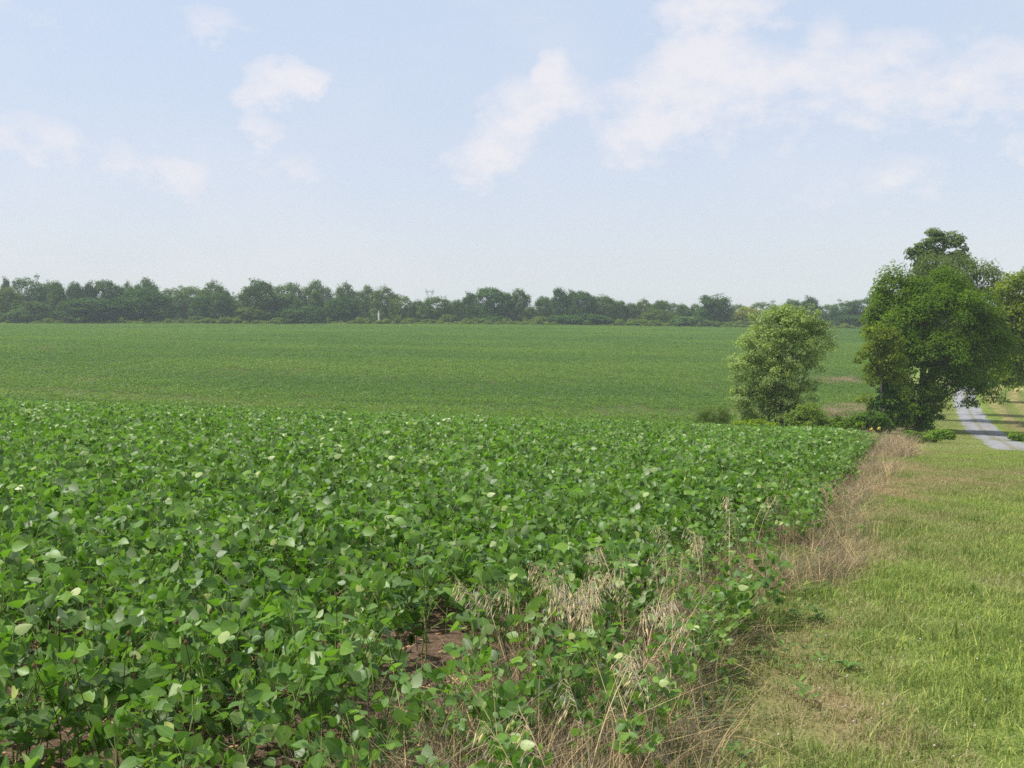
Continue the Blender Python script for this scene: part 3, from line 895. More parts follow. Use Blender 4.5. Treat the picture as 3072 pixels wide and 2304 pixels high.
# two yellow flower heads at the far end of the dry strip
for k, (px, py, lab) in enumerate(((2618, 1291, 'yellow flower head above the dry grass, the one nearer the soybeans'), (2641, 1287, 'yellow flower head above the dry grass, the one nearer the lawn'))):
    d = 31.; xx, yy = at(px, d); zt = height_at(py, d); z0 = float(ground(xx, yy)); h = zt - z0
    e = thing('yellow_flower', lab, 'flower', (xx, yy, z0))
    st = MB(); st.tube([(0, 0, 0), (.02, 0, h * .5), (0, 0, h)], [.006, .005, .004], 5); obj('stem', st.mesh('stem', [M['soy_stem']]), e)
    hd = MB(); r = np.random.default_rng(k)
    for j in range(34):
        a = r.uniform(0, 2 * pi); u = r.uniform(-.3, 1.3); d_ = np.array([cos(a) * cos(u), sin(a) * cos(u), sin(u)])
        s = np.array([-sin(a), cos(a), 0]); nn = np.cross(d_, s)
        leaflet(hd, np.array([0, 0, h]) + d_ * .02, d_, nn, r.uniform(.03, .065), .026, .1, .1, .5)
    obj('flower_head', hd.mesh('flower_head', [M['petal']]), e)


# ------------------------------------------------------------------ trees
def crown(r, lobes, ncl, nleaf, lsz, crad, flat=.65, up=.45, droop=0., shell=.55, narrow=.5, base_tint=.5, cull=True, stray=.12):
    """lobes: (x, y, z, rx, ry, rz[, weight]). Leaf clusters on and in the lobes' outer shells; each leaf one folded face."""
    L = np.array([l[:6] for l in lobes], float)
    wgt = np.array([(l[6] if len(l) > 6 else 1.) * (l[3] * l[5] + l[4] * l[5]) for l in lobes]); wgt /= wgt.sum()
    cs = []; os_ = []
    while len(cs) < ncl:
        k = r.choice(len(L), p=wgt)
        d = norm(r.normal(0, 1, 3))
        if d[2] < -.35 and r.random() < .55:
            d[2] = -d[2]
        rad = shell + (1 - shell) * r.random()**.6 if r.random() > stray else r.uniform(1., 1.28)
        p = L[k, :3] + d * L[k, 3:] * rad
        if cull:
            q = (((p - L[:, :3]) / L[:, 3:])**2).sum(1)
            q[k] = 9
            if q.min() < .30 and r.random() < .8:
                continue
        cs.append(p); os_.append(norm(d / L[k, 3:]))
    cs = np.array(cs); os_ = np.array(os_)
    ct = np.clip(r.normal(base_tint, .13, ncl), 0, 1)
    n = ncl * nleaf
    ci = np.repeat(np.arange(ncl), nleaf)
    o = norm(r.normal(0, 1, (n, 3))) * (r.random(n)**(1 / 2.2))[:, None]
    cr = (crad * r.uniform(.7, 1.3, ncl))[ci][:, None]
    off = o * cr * np.array([1, 1, flat])
    if droop:
        off[:, 2] -= droop * (np.hypot(off[:, 0], off[:, 1])**2) / (cr[:, 0] + 1e-6)
    P = cs[ci] + off
    nn = norm(.75 * o + .45 * os_[ci] + np.array([0, 0, up]) + r.normal(0, .42, (n, 3)))
    ref = norm(r.normal(0, 1, (n, 3)) + np.array([0, 0, -droop * 2.5]))
    u = norm(ref - nn * (ref * nn).sum(1)[:, None]); v = np.cross(nn, u)
    l = (lsz * r.uniform(.6, 1.35, n))[:, None]
    fold = nn * l * .12
    V = np.stack([P - u * l * .5, P + v * l * narrow * .5 + fold, P + u * l * .5, P - v * l * narrow * .5 + fold], 1).reshape(-1, 3)
    i = np.arange(n)[:, None] * 4
    t = np.clip(ct[ci] + r.normal(0, .12, n), 0, 1)
    return V, i + np.array([[0, 3, 2, 1]]), np.repeat(t, 4), cs


def crown_mesh(name, mat, parts):
    mb = MB()
    for V, q, t in parts:
        mb.add(V, [q], t)
    return mb.mesh(name, [mat])


def limbs(mb, r, top, r0, targets, base=(0, 0, 0), frac=(.3, .85), bend=.08, rl=.32):
    """tapered trunk from base to top, and limbs from it to the target points"""
    base = np.array(base, float); top = np.array(top, float)
    t = np.linspace(0, 1, 8); H = np.linalg.norm(top - base)
    P = base + (top - base) * t[:, None] + np.stack([bend * H * .3 * np.sin(t * 4 + r.uniform(0, 6)) * t, bend * H * .3 * np.sin(t * 3 + r.uniform(0, 6)) * t, 0 * t], 1)
    R = r0 * (1.15 * np.exp(-t * 9) * .6 + 1 - .82 * t)
    mb.tube(P, R, 8)
    for tg in targets:
        f = np.clip((tg[2] - base[2]) / (top[2] - base[2] + 1e-6) * .75 + r.normal(0, .07), *frac)
        b = np.array([np.interp(f, t, P[:, j]) for j in range(3)]); rb = np.interp(f, t, R)
        m_ = b + (tg - b) * .5 + np.array([0, 0, -.06]) * np.linalg.norm(tg - b) + r.normal(0, .05, 3) * np.linalg.norm(tg - b)
        mb.tube([b, m_, tg], [min(rb * .6, rl * r0), min(rb * .4, rl * r0 * .6), .012 + .02 * r0], 5)


def far_variant(seed, lobes, ncl, nleaf, lsz=.46, crad=1.0, top=10., **kw):
    r = np.random.default_rng(seed)
    kw.setdefault('stray', 0.03); kw.setdefault('flat', .95); kw.setdefault('up', .3); ncl = int(ncl * 1.3); nleaf = int(nleaf * 1.7); lsz *= 1.1; kw['shell'] = kw.get('shell', .5) * .8; crad *= 1.12
    V, q, t, cs = crown(r, lobes, ncl, nleaf, lsz, crad, **kw)
    tm = MB(); limbs(tm, r, (0, 0, top * .8), .24, cs[r.choice(len(cs), 8, replace=False)])
    return tm.mesh('trunk', [M['bark']]), crown_mesh('crown', M['tree'], [(V, q, t)])


# each variant: 12 m tall, 10 m wide
FV = {
    'round': [far_variant(600 + s, [(0 + .5 * s, 0, 6.8, 4.0, 4, 4.4), (-1.8, .4, 4.2, 3.2, 3, 3.0), (2.0, -.4, 4.0, 3.0, 3, 2.8), (.8 - s, 0, 9.2, 3.1, 2.9, 2.6), (-2.2, 0, 7.4 + .4 * s, 2.4, 2.4, 2.2), (2.4, .2, 7.2, 2.3, 2.3, 2.3), (0, -.8, 2.2, 3.8, 3.2, 1.9)], 190, 24) for s in (0, 1, 2)],
    'tall': [far_variant(610 + s, [(0, 0, 9.2, 2.6, 2.5, 2.7), (-1.4, 0, 7.0, 2.4, 2.3, 2.4), (1.6, .2, 6.6, 2.5, 2.4, 2.6), (0, -.4, 4.6, 3.3, 3, 2.8), (-1.2 + s, 0, 2.2, 3.4, 3, 2.0), (1.8, 0, 8.6, 1.7, 1.7, 1.7)], 165, 24) for s in (0, 1)],
    'airy': [far_variant(620 + s, [(.4 * s, 0, 9.1, 2.9, 2.8, 2.8), (-2.4, .4, 7.4, 2.4, 2.3, 2.5), (2.5, -.2, 7.6, 2.4, 2.3, 2.6), (0, 0, 6.4, 3.6, 3.3, 2.8), (1.2 - 2 * s, 0, 3.6, 3.4, 3.1, 2.6), (0, 0, 1.8, 3.8, 3.1, 1.7)], 165, 22, .44, .9, shell=.5) for s in (0, 1)],
    'twin': [far_variant(630, [(-1.7, 0, 8.9, 2.3, 2.2, 3.0), (2.1, .2, 8.8, 1.9, 2.0, 3.0), (-2.5, 0, 5.4, 2.5, 2.4, 3.0), (2.4, 0, 5.0, 2.5, 2.4, 3.0), (0, -.5, 3.6, 3.6, 3.2, 3.2), (0, 0, 6.6, 3., 2.6, 2.6)], 200, 24)],
    'dome': [far_variant(640 + s, [(0, 0, 6.6, 4.8, 4.2, 5.0), (-2.3, 0, 4.4, 3.0, 3, 3.6), (2.3, 0, 4.4, 3.0, 3, 3.6), (0, -1, 2.6, 4.6, 3.6, 2.4)], 190, 24, .44, .85, shell=.8) for s in (0, 1)],
}
# low things: 3 m tall, 5 m wide
FS = [far_variant(650 + s, [(0, 0, 1.3, 2.2, 1.8, 1.5), (-1.2, 0, 1.0, 1.4, 1.3, 1.2), (1.2, .1, 1.0, 1.4, 1.3, 1.1 + .2 * s)], 70, 24, .32, .5, top=2.4, shell=.75) for s in (0, 1, 2)]

f_d = lambda px, d: (px - 1536) / F * d
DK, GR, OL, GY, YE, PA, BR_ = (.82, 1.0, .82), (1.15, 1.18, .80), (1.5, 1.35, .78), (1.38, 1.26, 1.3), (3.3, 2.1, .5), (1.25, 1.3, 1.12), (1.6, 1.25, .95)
TREES = [  # photo x, width, top y, distance, variant, tint, label
    (18, 105, 862, 342, 'dome', OL, 'olive-green tree cut off by the left edge of the photo in front of the wood'),
    (22, 40, 836, 372, 'tall', DK, 'slender dark tree top rising behind the olive tree at the left edge'),
    (87, 98, 831, 362, 'dome', DK, 'broad dark dome-shaped tree, the highest near the left end of the wood'),
    (150, 45, 845, 376, 'round', GY, 'small hazy tree top in the dip right of the broad dark dome'),
    (174, 72, 845, 350, 'tall', GR, 'pointed green tree just right of the broad dark dome'),
    (230, 58, 845, 360, 'round', DK, 'dark knobbly-topped tree between the pointed green tree and a narrow one'),
    (271, 44, 847, 364, 'tall', DK, 'narrow dark tree with a nicked top left of the bluish crowns'),
    (330, 88, 839, 368, 'round', DK, 'wide bluish tree crown behind the low broad thicket tree'),
    (386, 42, 846, 374, 'airy', GY, 'thin small tree top between the wide bluish crown and the rounded open crown'),
    (437, 80, 834, 358, 'airy', DK, 'tall tree with a rounded open crown showing sky gaps'),
    (440, 165, 862, 342, 'round', DK, 'very broad dark tree standing forward at the field edge under the open crown'),
    (285, 185, 893, 338, 'round', DK, 'low broad dark tree bulging onto the field edge'),
    (192, 44, 902, 339, 'tall', GR, 'small conical green tree in front of the pointed tree'),
    (92, 100, 904, 340, 'round', GR, 'mid-height leafy tree in front of the broad dark dome'),
    (575, 110, 858, 380, 'dome', GY, 'flat-topped hazy tree set back between the open crown and its right neighbour'),
    (525, 80, 862, 384, 'dome', GY, 'hazy low dome set back right of the rounded open crown'),
    (640, 84, 844, 366, 'airy', GY, 'grey-green tree with a feathery peak before the notch in the skyline'),
    (645, 120, 877, 346, 'dome', DK, 'dark rounded tree in front of the feathery grey-green peak'),
    (683, 34, 870, 364, 'round', DK, 'little round tree top at the left side of the skyline notch'),
    (716, 50, 880, 400, 'dome', GY, 'faint far tree filling the notch in the skyline'),
    (782, 120, 842, 342, 'tall', GR, 'tall broad green tree right of the skyline notch with an olive side lobe'),
    (866, 112, 848, 378, 'dome', GY, 'flat-crowned grey tree behind the gap right of the tall broad tree'),
    (955, 82, 841, 374, 'airy', GY, 'high grey-green crown with sky showing through its right side'),
    (1040, 72, 849, 368, 'airy', GY, 'grey domed crown with a ragged peak left of the tree above the dead trunk'),
    (1100, 62, 856, 366, 'airy', GY, 'pale greyish tree top adjoining the tree above the dead trunk'),
    (862, 90, 880, 346, 'round', GR, 'leafy green tree filling the gap in front of the flat-crowned grey tree'),
    (950, 60, 872, 348, 'tall', GR, 'upright green tree in front of the high grey-green crown'),
    (918, 128, 918, 337, 'dome', DK, 'low spreading dark tree under the upright green tree'),
    (1028, 94, 889, 341, 'dome', DK, 'compact dark green tree at the field edge left of the dead trunk'),
    (748, 76, 921, 337, 'round', OL, 'low olive lobed tree at the foot of the tall broad tree'),
    (1157, 86, 860, 356, 'airy', GY, 'tall grey-green tree directly above the white dead trunk'),
    (1206, 64, 886, 354, 'dome', OL, 'bright olive tree right of the white dead trunk'),
    (1258, 58, 900, 358, 'round', GR, 'low green tree in the dip left of the pylon'),
    (1310, 92, 890, 352, 'dome', GR, 'rounded green tree below the electricity pylons'),
    (1370, 50, 898, 360, 'round', GY, 'small greyish tree right of the pylons'),
    (1412, 60, 879, 350, 'tall', DK, 'dark tree forming the left shoulder of the tall central clump'),
    (1480, 102, 861, 345, 'round', DK, 'tallest dark tree of the central clump'),
    (1553, 78, 866, 345, 'airy', GY, 'pale wind-blown tree on the right of the central clump'),
    (1590, 40, 918, 352, 'round', BR_, 'small faded yellowish tree at the foot of the pale wind-blown tree'),
    (1632, 62, 888, 362, 'round', GR, 'middling green tree in the gap right of the central clump'),
    (1678, 64, 864, 356, 'tall', DK, 'tall pointed dark tree, first of three peaks above the sumac bank'),
    (1716, 44, 872, 366, 'tall', DK, 'middle one of the three peaked trees above the sumac bank'),
    (1752, 72, 872, 354, 'round', DK, 'third of the three peaked trees above the sumac bank, the widest'),
    (1812, 96, 886, 355, 'round', GR, 'wide green tree with a notched right corner beyond the sumac bank'),
    (1862, 46, 902, 362, 'tall', GR, 'slim green tree sloping down from the wide notched tree'),
    (1893, 56, 908, 364, 'round', GY, 'low greyish tree left of the brownish crown'),
    (1932, 56, 897, 362, 'airy', BR_, 'tree with a brownish rounded crown above the low weed strip'),
    (1977, 66, 900, 360, 'round', GR, 'leafy tree touching the brownish crown on its right'),
    (1970, 84, 928, 348, 'dome', OL, 'low olive dome in front of the brownish-crowned tree'),
    (2022, 40, 908, 420, 'dome', GY, 'faint bluish far dome between two nearer crowns'),
    (2048, 46, 911, 364, 'round', GR, 'small green tree left of the twin-peaked tree, the first of two'),
    (2082, 52, 911, 362, 'airy', GR, 'thin-topped small tree adjoining the twin-peaked tree'),
    (2143, 104, 885, 344, 'twin', DK, 'big dark twin-peaked tree standing alone above the round shrubs'),
    (2240, 78, 919, 343, 'dome', YE, 'yellow-green dome-shaped tree partly behind the silver maple'),
    (2215, 60, 912, 410, 'dome', GY, 'faint far tree behind the yellow-green dome'),
    (2292, 90, 905, 368, 'dome', GY, 'hazy tree behind the yellow-green dome and the maple top'),
    (2375, 68, 897, 356, 'round', GR, 'green tree behind the maple, left of the higher rounded one'),
    (2430, 68, 891, 350, 'tall', DK, 'highest rounded tree behind the silver maple'),
    (2478, 64, 913, 362, 'dome', GY, 'low tree in the dip right of the maple'),
    (2532, 80, 902, 352, 'dome', DK, 'dome-topped tree in the gap between maple and walnut'),
    (2602, 120, 892, 352, 'dome', DK, 'dark wooded crown just left of the walnut'),
    (2566, 110, 944, 342, 'round', DK, 'low dark tree at the field edge in the gap between maple and walnut'),
    (2690, 120, 895, 356, 'dome', DK, 'dark wooded crown mostly hidden behind the walnut'),
]
kc = {}
for (px, wd, py, d, var, tint, lab) in TREES:
    xx = f_d(px, d); z0 = float(ground(xx, d)); h = height_at(py, d) - z0; ww = wd / F * d * 1.15
    kc[var] = kc.get(var, -1) + 1
    tr, cr = FV[var][kc[var] % len(FV[var])]
    e = thing('tree', lab, 'tree', (xx, d, z0 - .1), rng.choice([0., pi]) + rng.normal(0, .35), 'trees along the far side of the field')
    e.scale = (ww / 10, ww / 10, h / 11.9)
    c1 = obj('crown', cr, e); t1 = obj('trunk', tr, e)
    k = rng.normal(1, .05)
    c1.color = (tint[0] * k, tint[1] * k, tint[2] * k, 1)
SHRUBS = [  # photo x, width, top y, distance, tint, label
    (60, 74, 930, 334, PA, 'pale leafy shrub at the foot of the wood near the left edge'),
    (688, 60, 952, 335, OL, 'olive shrub at the field edge below the skyline notch'),
    (620, 44, 955, 335, OL, 'small olive shrub left of the one below the skyline notch'),
    (846, 86, 954, 335, OL, 'wide low olive shrub between two dark trees at the field edge'),
    (1112, 30, 953, 335, DK, 'rounded dark shrub just left of the white dead trunk'),
    (1160, 34, 955, 335, OL, 'rounded olive shrub just right of the white dead trunk'),
    (1196, 34, 953, 335, GR, 'second rounded shrub right of the white dead trunk'),
    (1236, 48, 954, 336, GR, 'wider green shrub below the left pylon'),
    (1288, 56, 958, 336, OL, 'low olive shrub under the rounded tree below the pylons'),
    (1345, 56, 944, 340, OL, 'higher olive shrub left of the central clump'),
    (1440, 70, 954, 337, OL, 'olive shrub at the foot of the central clump'),
    (1500, 60, 950, 338, DK, 'dark shrub at the foot of the tallest central tree'),
    (1620, 60, 950, 338, OL, 'olive shrub at the left end of the sumac bank'),
    (1690, 100, 945, 336, DK, 'left dome of the long dark sumac bank'),
    (1760, 120, 944, 336, DK, 'middle dome of the long dark sumac bank'),
    (1812, 60, 951, 335, DK, 'low right end of the long dark sumac bank'),
    (1852, 56, 960, 335, OL, 'low olive bush right after the sumac bank'),
    (1905, 60, 962, 335, OL, 'low olive bush below the brownish-crowned tree'),
    (1960, 60, 962, 335, OL, 'low olive bush below the olive dome'),
    (2060, 116, 948, 336, PA, 'broad pale green thicket left of the twin-peaked tree'),
    (2110, 60, 958, 335, GR, 'green shrub at the right end of the pale thicket'),
    (2148, 44, 965, 335, OL, 'round olive shrub under the twin-peaked tree'),
    (2182, 46, 966, 335, OL, 'round olive shrub right of the twin-peaked tree'),
    (2218, 50, 967, 335, GR, 'round shrub in front of the yellow-green dome'),
    (2490, 60, 975, 336, GR, 'low green shrub in the gap right of the maple'),
    (2540, 60, 976, 336, GR, 'low green shrub under the dome-topped tree between maple and walnut'),
]
for k, (px, wd, py, d, tint, lab) in enumerate(SHRUBS):
    xx = f_d(px, d); z0 = float(ground(xx, d)); h = max(height_at(py, d) - z0, .8); ww = wd / F * d * 1.08
    tr, cr = FS[k % 3]
    e = thing('shrub', lab, 'shrub', (xx, d, z0 - .05), rng.uniform(0, 6.28), 'shrubs along the far edge of the field')
    e.scale = (ww / 5, ww / 5, h / 2.8)
    c1 = obj('crown', cr, e); obj('stem', tr, e); c1.color = (*tint, 1)

# the wood's interior and the low weeds at its foot read as one mass each
r = np.random.default_rng(77)
def src_shrubs(k):
    return FS[k][1]
P = []; S = []
for px in np.arange(-160, 2900, 34):
    for row, d0 in enumerate((372, 392, 412)):
        d = d0 + r.uniform(-6, 6); p = px + r.uniform(-14, 14)
        xx = f_d(p, d); z0 = float(ground(xx, d))
        top = np.interp(p, [0, 450, 700, 1100, 1200, 1400, 1500, 1600, 1800, 2200, 2600, 2900], [884, 884, 902, 894, 916, 922, 912, 924, 920, 934, 930, 928]) + r.uniform(0, 14)
        P.append((xx, d, z0)); S.append((r.uniform(.55, .8), r.uniform(.55, .8), (height_at(top, d) - z0) / 11.9))
P = np.array(P); S = np.array(S); R = np.zeros((len(P), 3)); R[:, 2] = r.uniform(0, 6.28, len(P))
ws = []
for k, v in enumerate((FV['round'][0], FV['dome'][0], FV['airy'][0])):
    o_ = src('wood_crown', v[1]); ws.append(o_)
wo = scatter('woodland', ws, P, R, S, r.integers(0, 3, len(P))); wo.color = (1.0, 1.05, 1.0, 1)
P = []
for px in np.arange(-150, 2900, 13):
    for d in (333.5, 336., 339.):
        p = px + r.uniform(-7, 7); xx = f_d(p, d); P.append((xx, d + r.uniform(-.8, .8), float(ground(xx, d))))
P = np.array(P); R = np.zeros((len(P), 3)); R[:, 2] = r.uniform(0, 6.28, len(P))
S = np.stack([r.uniform(.3, .6, len(P))] * 2 + [r.uniform(.22, .5, len(P)) + .35 * (r.random(len(P)) < .18)], 1)
uo = scatter('undergrowth', [src('low_bush', FS[k][1]) for k in range(3)], P, R, S, r.integers(0, 3, len(P))); uo.color = (2.3, 1.85, .9, 1)

# dead trunk
d = 338.; xx = f_d(1137, d); z0 = float(ground(xx, d)); mb = MB()
h = height_at(931, d) - z0
mb.tube([(0, 0, 0), (.1, 0, h * .3), (0, 0, h * .7), (.08, 0, h)], [.42, .34, .26, .10], 8)
mb.tube([(0, 0, h * .6), (-.35, 0, h * .72), (-.4, 0, h * .8)], [.12, .09, .04], 5)
o = obj('dead_tree', mb.mesh('dead_tree', [M['dead']])); o.location = (xx, d, z0)
o['label'] = 'bleached white dead trunk standing at the field edge'; o['category'] = 'dead tree'


# electricity pylons far beyond the wood
def pylon(px, py_top, d, lab, bar=.2, wide=1.):
    xx = f_d(px, d); z0 = float(ground(xx, d)); H = height_at(py_top, d) - z0
    e = thing('pylon', lab, 'pylon', (xx, d, z0), .25, 'electricity pylons beyond the wood')
    tw = MB(); w0, w1 = 3.4 * wide, 1.3 * wide
    lv = np.linspace(0, H * .72, 9); wd = np.interp(lv, [0, H * .72], [w0, w1])
    cor = [(-1, -1), (1, -1), (1, 1), (-1, 1)]
    for c in cor:
        tw.tube([(c[0] * a, c[1] * a, l) for a, l in zip(wd, lv)], [bar] * 9, 4)
    for k in range(8):
        for s in range(4):
            a, b = cor[s], cor[(s + 1) % 4]
            tw.tube([(a[0] * wd[k], a[1] * wd[k], lv[k]), (b[0] * wd[k + 1], b[1] * wd[k + 1], lv[k + 1])], [bar * .6] * 2, 4)
            tw.tube([(b[0] * wd[k], b[1] * wd[k], lv[k]), (a[0] * wd[k + 1], a[1] * wd[k + 1], lv[k + 1])], [bar * .6] * 2, 4)
    obj('tower', tw.mesh('tower', [M['steel']]), e)
    am = MB(); b0 = H * .72
    for s in (-1, 1):     # the forked head
        am.tube([(s * w1 * .6, 0, b0), (s * 2.3 * wide, 0, H * .86), (s * 2.7 * wide, 0, H)], [bar * .9] * 3, 4)
        am.tube([(s * .2, 0, b0), (s * 1.3 * wide, 0, H * .88), (s * 2.7 * wide, 0, H)], [bar * .7] * 3, 4)
        am.tube([(s * 2.3 * wide, 0, H * .86), (s * .2, 0, H * .92)], [bar * .7] * 2, 4)
        am.tube([(s * 1.3 * wide, 0, H * .88), (s * 2.6 * wide, 0, H * .80)], [bar * .7] * 2, 4)
    obj('fork', am.mesh('fork', [M['steel']]), e)
    ca = MB()
    ca.tube([(-3.4 * wide, 0, H * .9), (3.4 * wide, 0, H * .9)], [bar] * 2, 4)
    ca.tube([(-3.4 * wide, 0, H * .9), (-1.2 * wide, 0, H * .94), (1.2 * wide, 0, H * .94), (3.4 * wide, 0, H * .9)], [bar * .6] * 4, 4)
    obj('crossarm', ca.mesh('crossarm', [M['steel']]), e)


pylon(1290, 866, 760, 'nearer and taller lattice pylon rising above the trees', .17)
pylon(1331, 884, 1050, 'farther pylon whose cross-arm alone shows above the trees', .22)


# ------------------------------------------------------------------ near trees by the drive
def px_lobes(L, d, px0, z0, depth=1.):
    """lobes given in photo pixels (x, y, rx, ry[, depth offset m, weight]) at distance d -> metres round the tree's foot"""
    out = []
    k = d / F
    for l in L:
        dy = l[4] if len(l) > 4 else 0.
        wgt = l[5] if len(l) > 5 else 1.
        out.append(((l[0] - px0) * k, dy, height_at(l[1], d) - z0, l[2] * k, min(l[2], l[3] * 1.3) * k * depth, l[3] * k, wgt))
    return out


def big_tree(name, label, cat, px0, d, lobes, mat, ncl, nleaf, lsz, crad, r0, top_py, bark, seed, stems=None, nl=26, color=None, group=None, **kw):
    r = np.random.default_rng(seed)
    xx = f_d(px0, d); z0 = float(ground(xx, d))
    Ls = px_lobes(lobes, d, px0, z0)
    e = thing(name, label, cat, (xx, d, z0 - .03), 0., group)
    V, q, t, cs = crown(r, Ls, ncl, nleaf, lsz, crad, **kw)
    V[:, 2] = np.maximum(V[:, 2], .03)
    c1 = obj('crown', crown_mesh('crown', mat, [(V, q, t)]), e)
    if color:
        c1.color = (*color, 1)
    k = d / F
    for (bx, tx, ty, rr) in (stems or [(0, 0, top_py, r0)]):
        tm = MB()
        tp = np.array([tx * k, r.normal(0, .3), height_at(ty, d) - z0])
        c_ = cs[r.choice(len(cs), min(nl, len(cs)), replace=False)]
        limbs(tm, r, tp, rr, c_, base=(bx * k, r.normal(0, .1), 0), frac=(.22, .92))
        obj('trunk' if r0 > .1 else 'stem', tm.mesh('trunk', [bark], True), e)
    return e


big_tree('walnut_tree', 'large dark green walnut tree with drooping leaves beside the gravel drive', 'tree', 2772, 75.,
         [(2800, 868, 85, 62), (2700, 890, 75, 70), (2674, 852, 38, 44), (2895, 945, 85, 70), (2800, 960, 140, 95, -1.), (2680, 985, 85, 85, -.6), (2940, 1010, 75, 80), (2800, 1060, 140, 85, -1.6), (2700, 1090, 80, 70, -.8), (2925, 1085, 85, 80), (2845, 1130, 110, 62, -1.2), (2740, 1150, 90, 60, -.5), (2900, 1165, 85, 40, -.6), (2985, 1000, 35, 60)],
         M['walnut'], 230, 235, .225, .98, .34, 900, M['bark'], 701, flat=.6, up=.5, droop=.5, shell=.72, narrow=.42)
big_tree('tall_tree', 'tall open-crowned grey-green tree rising behind the walnut', 'tree', 2800, 99.,
         [(2772, 757, 32, 36), (2803, 724, 30, 34), (2855, 738, 34, 36), (2744, 768, 22, 28), (2868, 775, 26, 30), (2805, 795, 62, 38), (2800, 850, 60, 50)],
         M['tall'], 170, 46, .33, .55, .3, 745, M['bark'], 702, stray=.2, shell=.45, narrow=.45)
big_tree('drooping_tree', 'wide grey-green tree with fine drooping twigs behind the walnut', 'tree', 2790, 90.,
         [(2815, 803, 75, 48), (2878, 815, 72, 50), (2938, 838, 62, 50), (2982, 885, 42, 55), (2730, 880, 50, 60), (2850, 900, 110, 70), (2960, 990, 60, 90), (2850, 1010, 100, 90), (2650, 905, 26, 40)],
         M['hackberry'], 420, 52, .26, .75, .3, 850, M['bark'], 703, droop=.9, up=.3, flat=.6, narrow=.34)
big_tree('yellow_green_tree', 'slim yellow-green tree leaning against the front of the walnut', 'tree', 2648, 70.,
         [(2632, 1005, 40, 36), (2668, 1030, 44, 40), (2622, 1060, 42, 44), (2672, 1085, 46, 46), (2630, 1130, 34, 44), (2690, 1150, 34, 50, 0, .6), (2606, 1205, 26, 24, 0, .7)],
         M['yellowtree'], 150, 48, .20, .42, .13, 1000, M['bark_pale'], 704, stems=[(-2, -14, 1010, .11), (22, 28, 1040, .07)], nl=9, shell=.5, droop=.3)
big_tree('ash_tree', 'yellow-green tree cut off by the right edge of the photo beyond the drive', 'tree', 3125, 84.,
         [(3030, 872, 46, 44), (3075, 850, 40, 40), (3060, 950, 80, 64), (3000, 985, 34, 46), (3045, 1040, 60, 56), (3090, 1090, 70, 60), (3035, 1120, 44, 44), (3060, 1010, 90, 90, 1.5), (3100, 1150, 60, 24), (3140, 920, 80, 90), (3160, 1040, 80, 90)],
         M['yellowtree'], 430, 60, .30, .74, .3, 880, M['bark'], 705, shell=.6, droop=.35, narrow=.42)
big_tree('silver_maple', 'pale silvery maple with several stems standing alone below the crop', 'tree', 2345, 61.,
         [(2312, 978, 56, 46), (2392, 980, 66, 48), (2288, 1050, 64, 62), (2385, 1050, 84, 62), (2458, 1025, 44, 50, 0, .7), (2242, 1120, 50, 60, 0, .8), (2315, 1130, 78, 60), (2405, 1100, 56, 46, 0, .5), (2262, 1215, 66, 52), (2340, 1210, 70, 56), (2222, 1195, 32, 50, 0, .6), (2405, 1180, 46, 46, 0, .6), (2340, 945, 46, 22), (2250, 1255, 50, 30, 0, .7)],
         M['maple'], 600, 60, .135, .40, .16, 960, M['bark'], 706, stems=[(-8, -36, 985, .10), (4, 8, 965, .11), (16, 50, 990, .10), (26, 92, 1030, .06), (-20, -75, 1090, .05)], nl=12, shell=.4, up=.25, narrow=.6, stray=.24)
# shrubs round the trees' feet
big_tree('willow_bush', 'dense round dark olive bush alone at the crest, left of the silver maple', 'shrub', 2140, 60., [(2140, 1252, 54, 34), (2112, 1262, 30, 24), (2170, 1262, 32, 26)], M['bramble'], 120, 60, .11, .24, .03, 1240, M['bark'], 711, shell=.5, color=(1.15, 1.0, 1.35), narrow=.2, up=.6)
big_tree('autumn_olive', 'grey-green twiggy bush at the right foot of the silver maple', 'shrub', 2430, 57., [(2425, 1252, 50, 40), (2390, 1262, 30, 30), (2462, 1268, 32, 26)], M['bramble'], 130, 55, .12, .26, .04, 1230, M['bark'], 712, shell=.55, color=(1.75, 1.45, 1.9), narrow=.45)
big_tree('sumac_bush', 'low bright yellow-green growth at the foot of the silver maple', 'shrub', 2268, 56., [(2235, 1280, 30, 14), (2275, 1276, 36, 16), (2315, 1282, 30, 12)], M['bramble'], 60, 40, .16, .25, .03, 1270, M['bark'], 713, shell=.5, color=(2.1, 1.75, .8), narrow=.35)
big_tree('bramble', 'low bramble tangle between the grey-green bush and the walnut, its paler half', 'shrub', 2520, 60., [(2490, 1282, 34, 15), (2530, 1276, 40, 17), (2560, 1280, 30, 16)], M['bramble'], 90, 44, .17, .28, .03, 1272, M['bark'], 714, shell=.5, color=(1.5, 1.4, .9))
big_tree('bramble', 'darker bramble tangle under the slim yellow-green tree', 'shrub', 2610, 63., [(2580, 1268, 34, 20), (2620, 1262, 40, 24), (2655, 1278, 30, 18)], M['bramble'], 110, 46, .17, .30, .03, 1262, M['bark'], 715, shell=.5, color=(.95, 1.0, .9))
big_tree('ivy_thicket', 'very dark ivy thicket beside the foot of the walnut', 'shrub', 2668, 70., [(2655, 1225, 34, 42), (2690, 1240, 40, 40), (2668, 1185, 22, 36)], M['bramble'], 130, 50, .17, .30, .05, 1190, M['bark'], 716, shell=.6, color=(.72, .85, .85))
big_tree('base_shrub', 'bushy green shrub wrapped round the base of the walnut trunk', 'shrub', 2755, 73., [(2720, 1235, 36, 40), (2760, 1240, 44, 34), (2795, 1242, 34, 30), (2740, 1270, 50, 22)], M['walnut'], 140, 52, .20, .32, .05, 1220, M['bark'], 717, shell=.6)
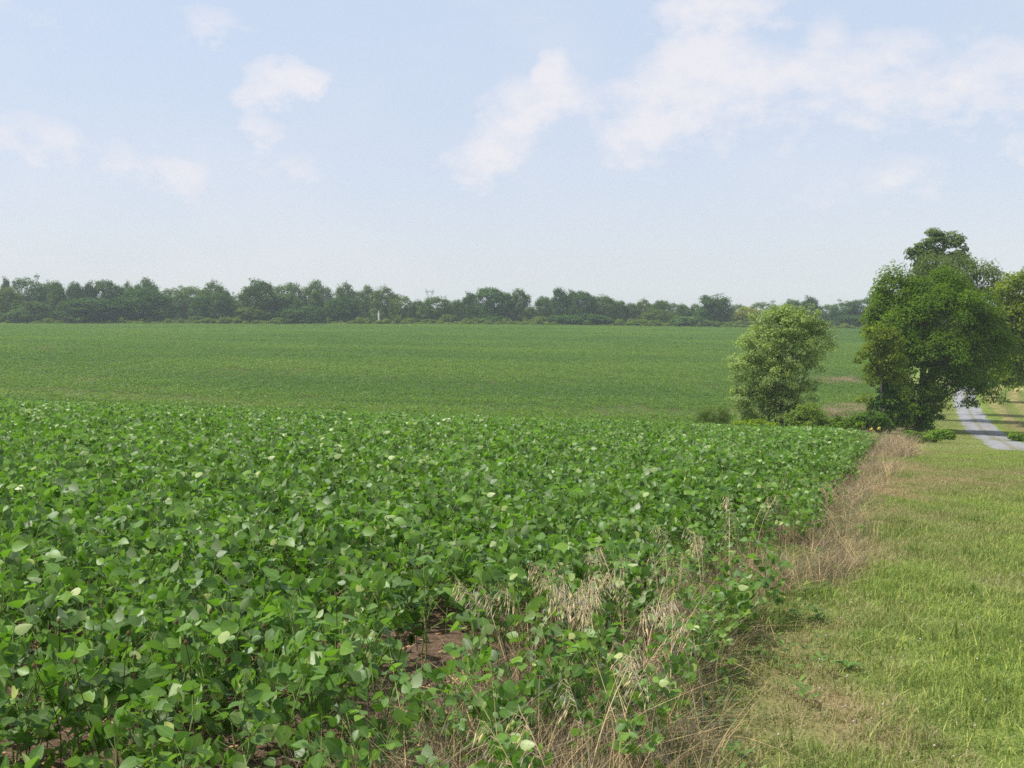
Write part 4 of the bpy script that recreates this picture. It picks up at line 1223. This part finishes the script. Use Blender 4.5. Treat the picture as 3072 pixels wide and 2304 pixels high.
big_tree('weed_clump', 'leafy weed clump in front of the walnut trunk, the left one of two', 'weed', 2742, 58., [(2738, 1312, 28, 18), (2760, 1318, 24, 14)], M['bramble'], 55, 44, .14, .22, .02, 1302, M['bark'], 718, shell=.4, color=(1.2, 1.25, .9))
big_tree('weed_clump', 'leafy weed clump in front of the walnut trunk, the right one nearer the drive', 'weed', 2815, 60., [(2800, 1310, 34, 16), (2840, 1304, 26, 14)], M['bramble'], 60, 40, .15, .26, .02, 1298, M['bark'], 719, shell=.4, color=(1.5, 1.45, 1.1))
big_tree('dark_bush', 'dark bush beyond the bend of the drive under the right-hand tree', 'shrub', 3018, 118., [(3012, 1125, 32, 34), (3045, 1128, 30, 28)], M['bramble'], 90, 50, .3, .5, .05, 1110, M['bark'], 720, shell=.6, color=(.8, .95, .9))
big_tree('verge_bush', 'small yellow-green bush on the mown bank right of the drive', 'shrub', 3062, 66., [(3050, 1308, 22, 12), (3075, 1312, 20, 12)], M['bramble'], 30, 40, .15, .2, .02, 1302, M['bark'], 721, color=(1.6, 1.5, .9))
# trees standing behind the drive's bend close the view under the crowns
for k, (px, wd, py, d, var, tint, lab) in enumerate((
        (2880, 150, 985, 150, 'round', GR, 'green tree in the shade behind the walnut, beyond the drive bend'),
        (2990, 150, 960, 156, 'dome', GR, 'green tree behind the bend of the drive, between walnut and right-edge tree'),
        (3090, 150, 950, 150, 'round', DK, 'dark tree behind the tree cut off by the right edge'))):
    xx = f_d(px, d); z0 = float(ground(xx, d)); h = height_at(py, d) - z0; ww = wd / F * d
    e = thing('tree', lab, 'tree', (xx, d, z0 - .1), .6 * k, 'trees beyond the bend of the drive')
    tr, cr = FV[var][k % len(FV[var])]
    e.scale = (ww / 10, ww / 10, h / 11.9); c1 = obj('crown', cr, e); obj('trunk', tr, e); c1.color = (*tint, 1)

# ------------------------------------------------------------------ hazy air
HZ = .00036
m, nt = new_mat('hazy_air')
out = N(nt, 'ShaderNodeOutputMaterial')
pv = N(nt, 'ShaderNodeVolumePrincipled', ins={'Color': (.77, .86, .93, 1), 'Density': HZ, 'Anisotropy': 0.})
nt.links.new(pv.outputs[0], out.inputs['Volume'])
x0, x1, y0, y1, z0, z1 = -1260, 1260, -70, 1360, float(Zg.min()) - 1, 40.
V = [(x0, y0, z0), (x1, y0, z0), (x1, y1, z0), (x0, y1, z0), (x0, y0, z1), (x1, y0, z1), (x1, y1, z1), (x0, y1, z1)]
obj('haze', mesh('haze', V, [np.array([(0, 3, 2, 1), (4, 5, 6, 7), (0, 1, 5, 4), (1, 2, 6, 5), (2, 3, 7, 6), (3, 0, 4, 7)])], None, None, [m]), kind='stuff')
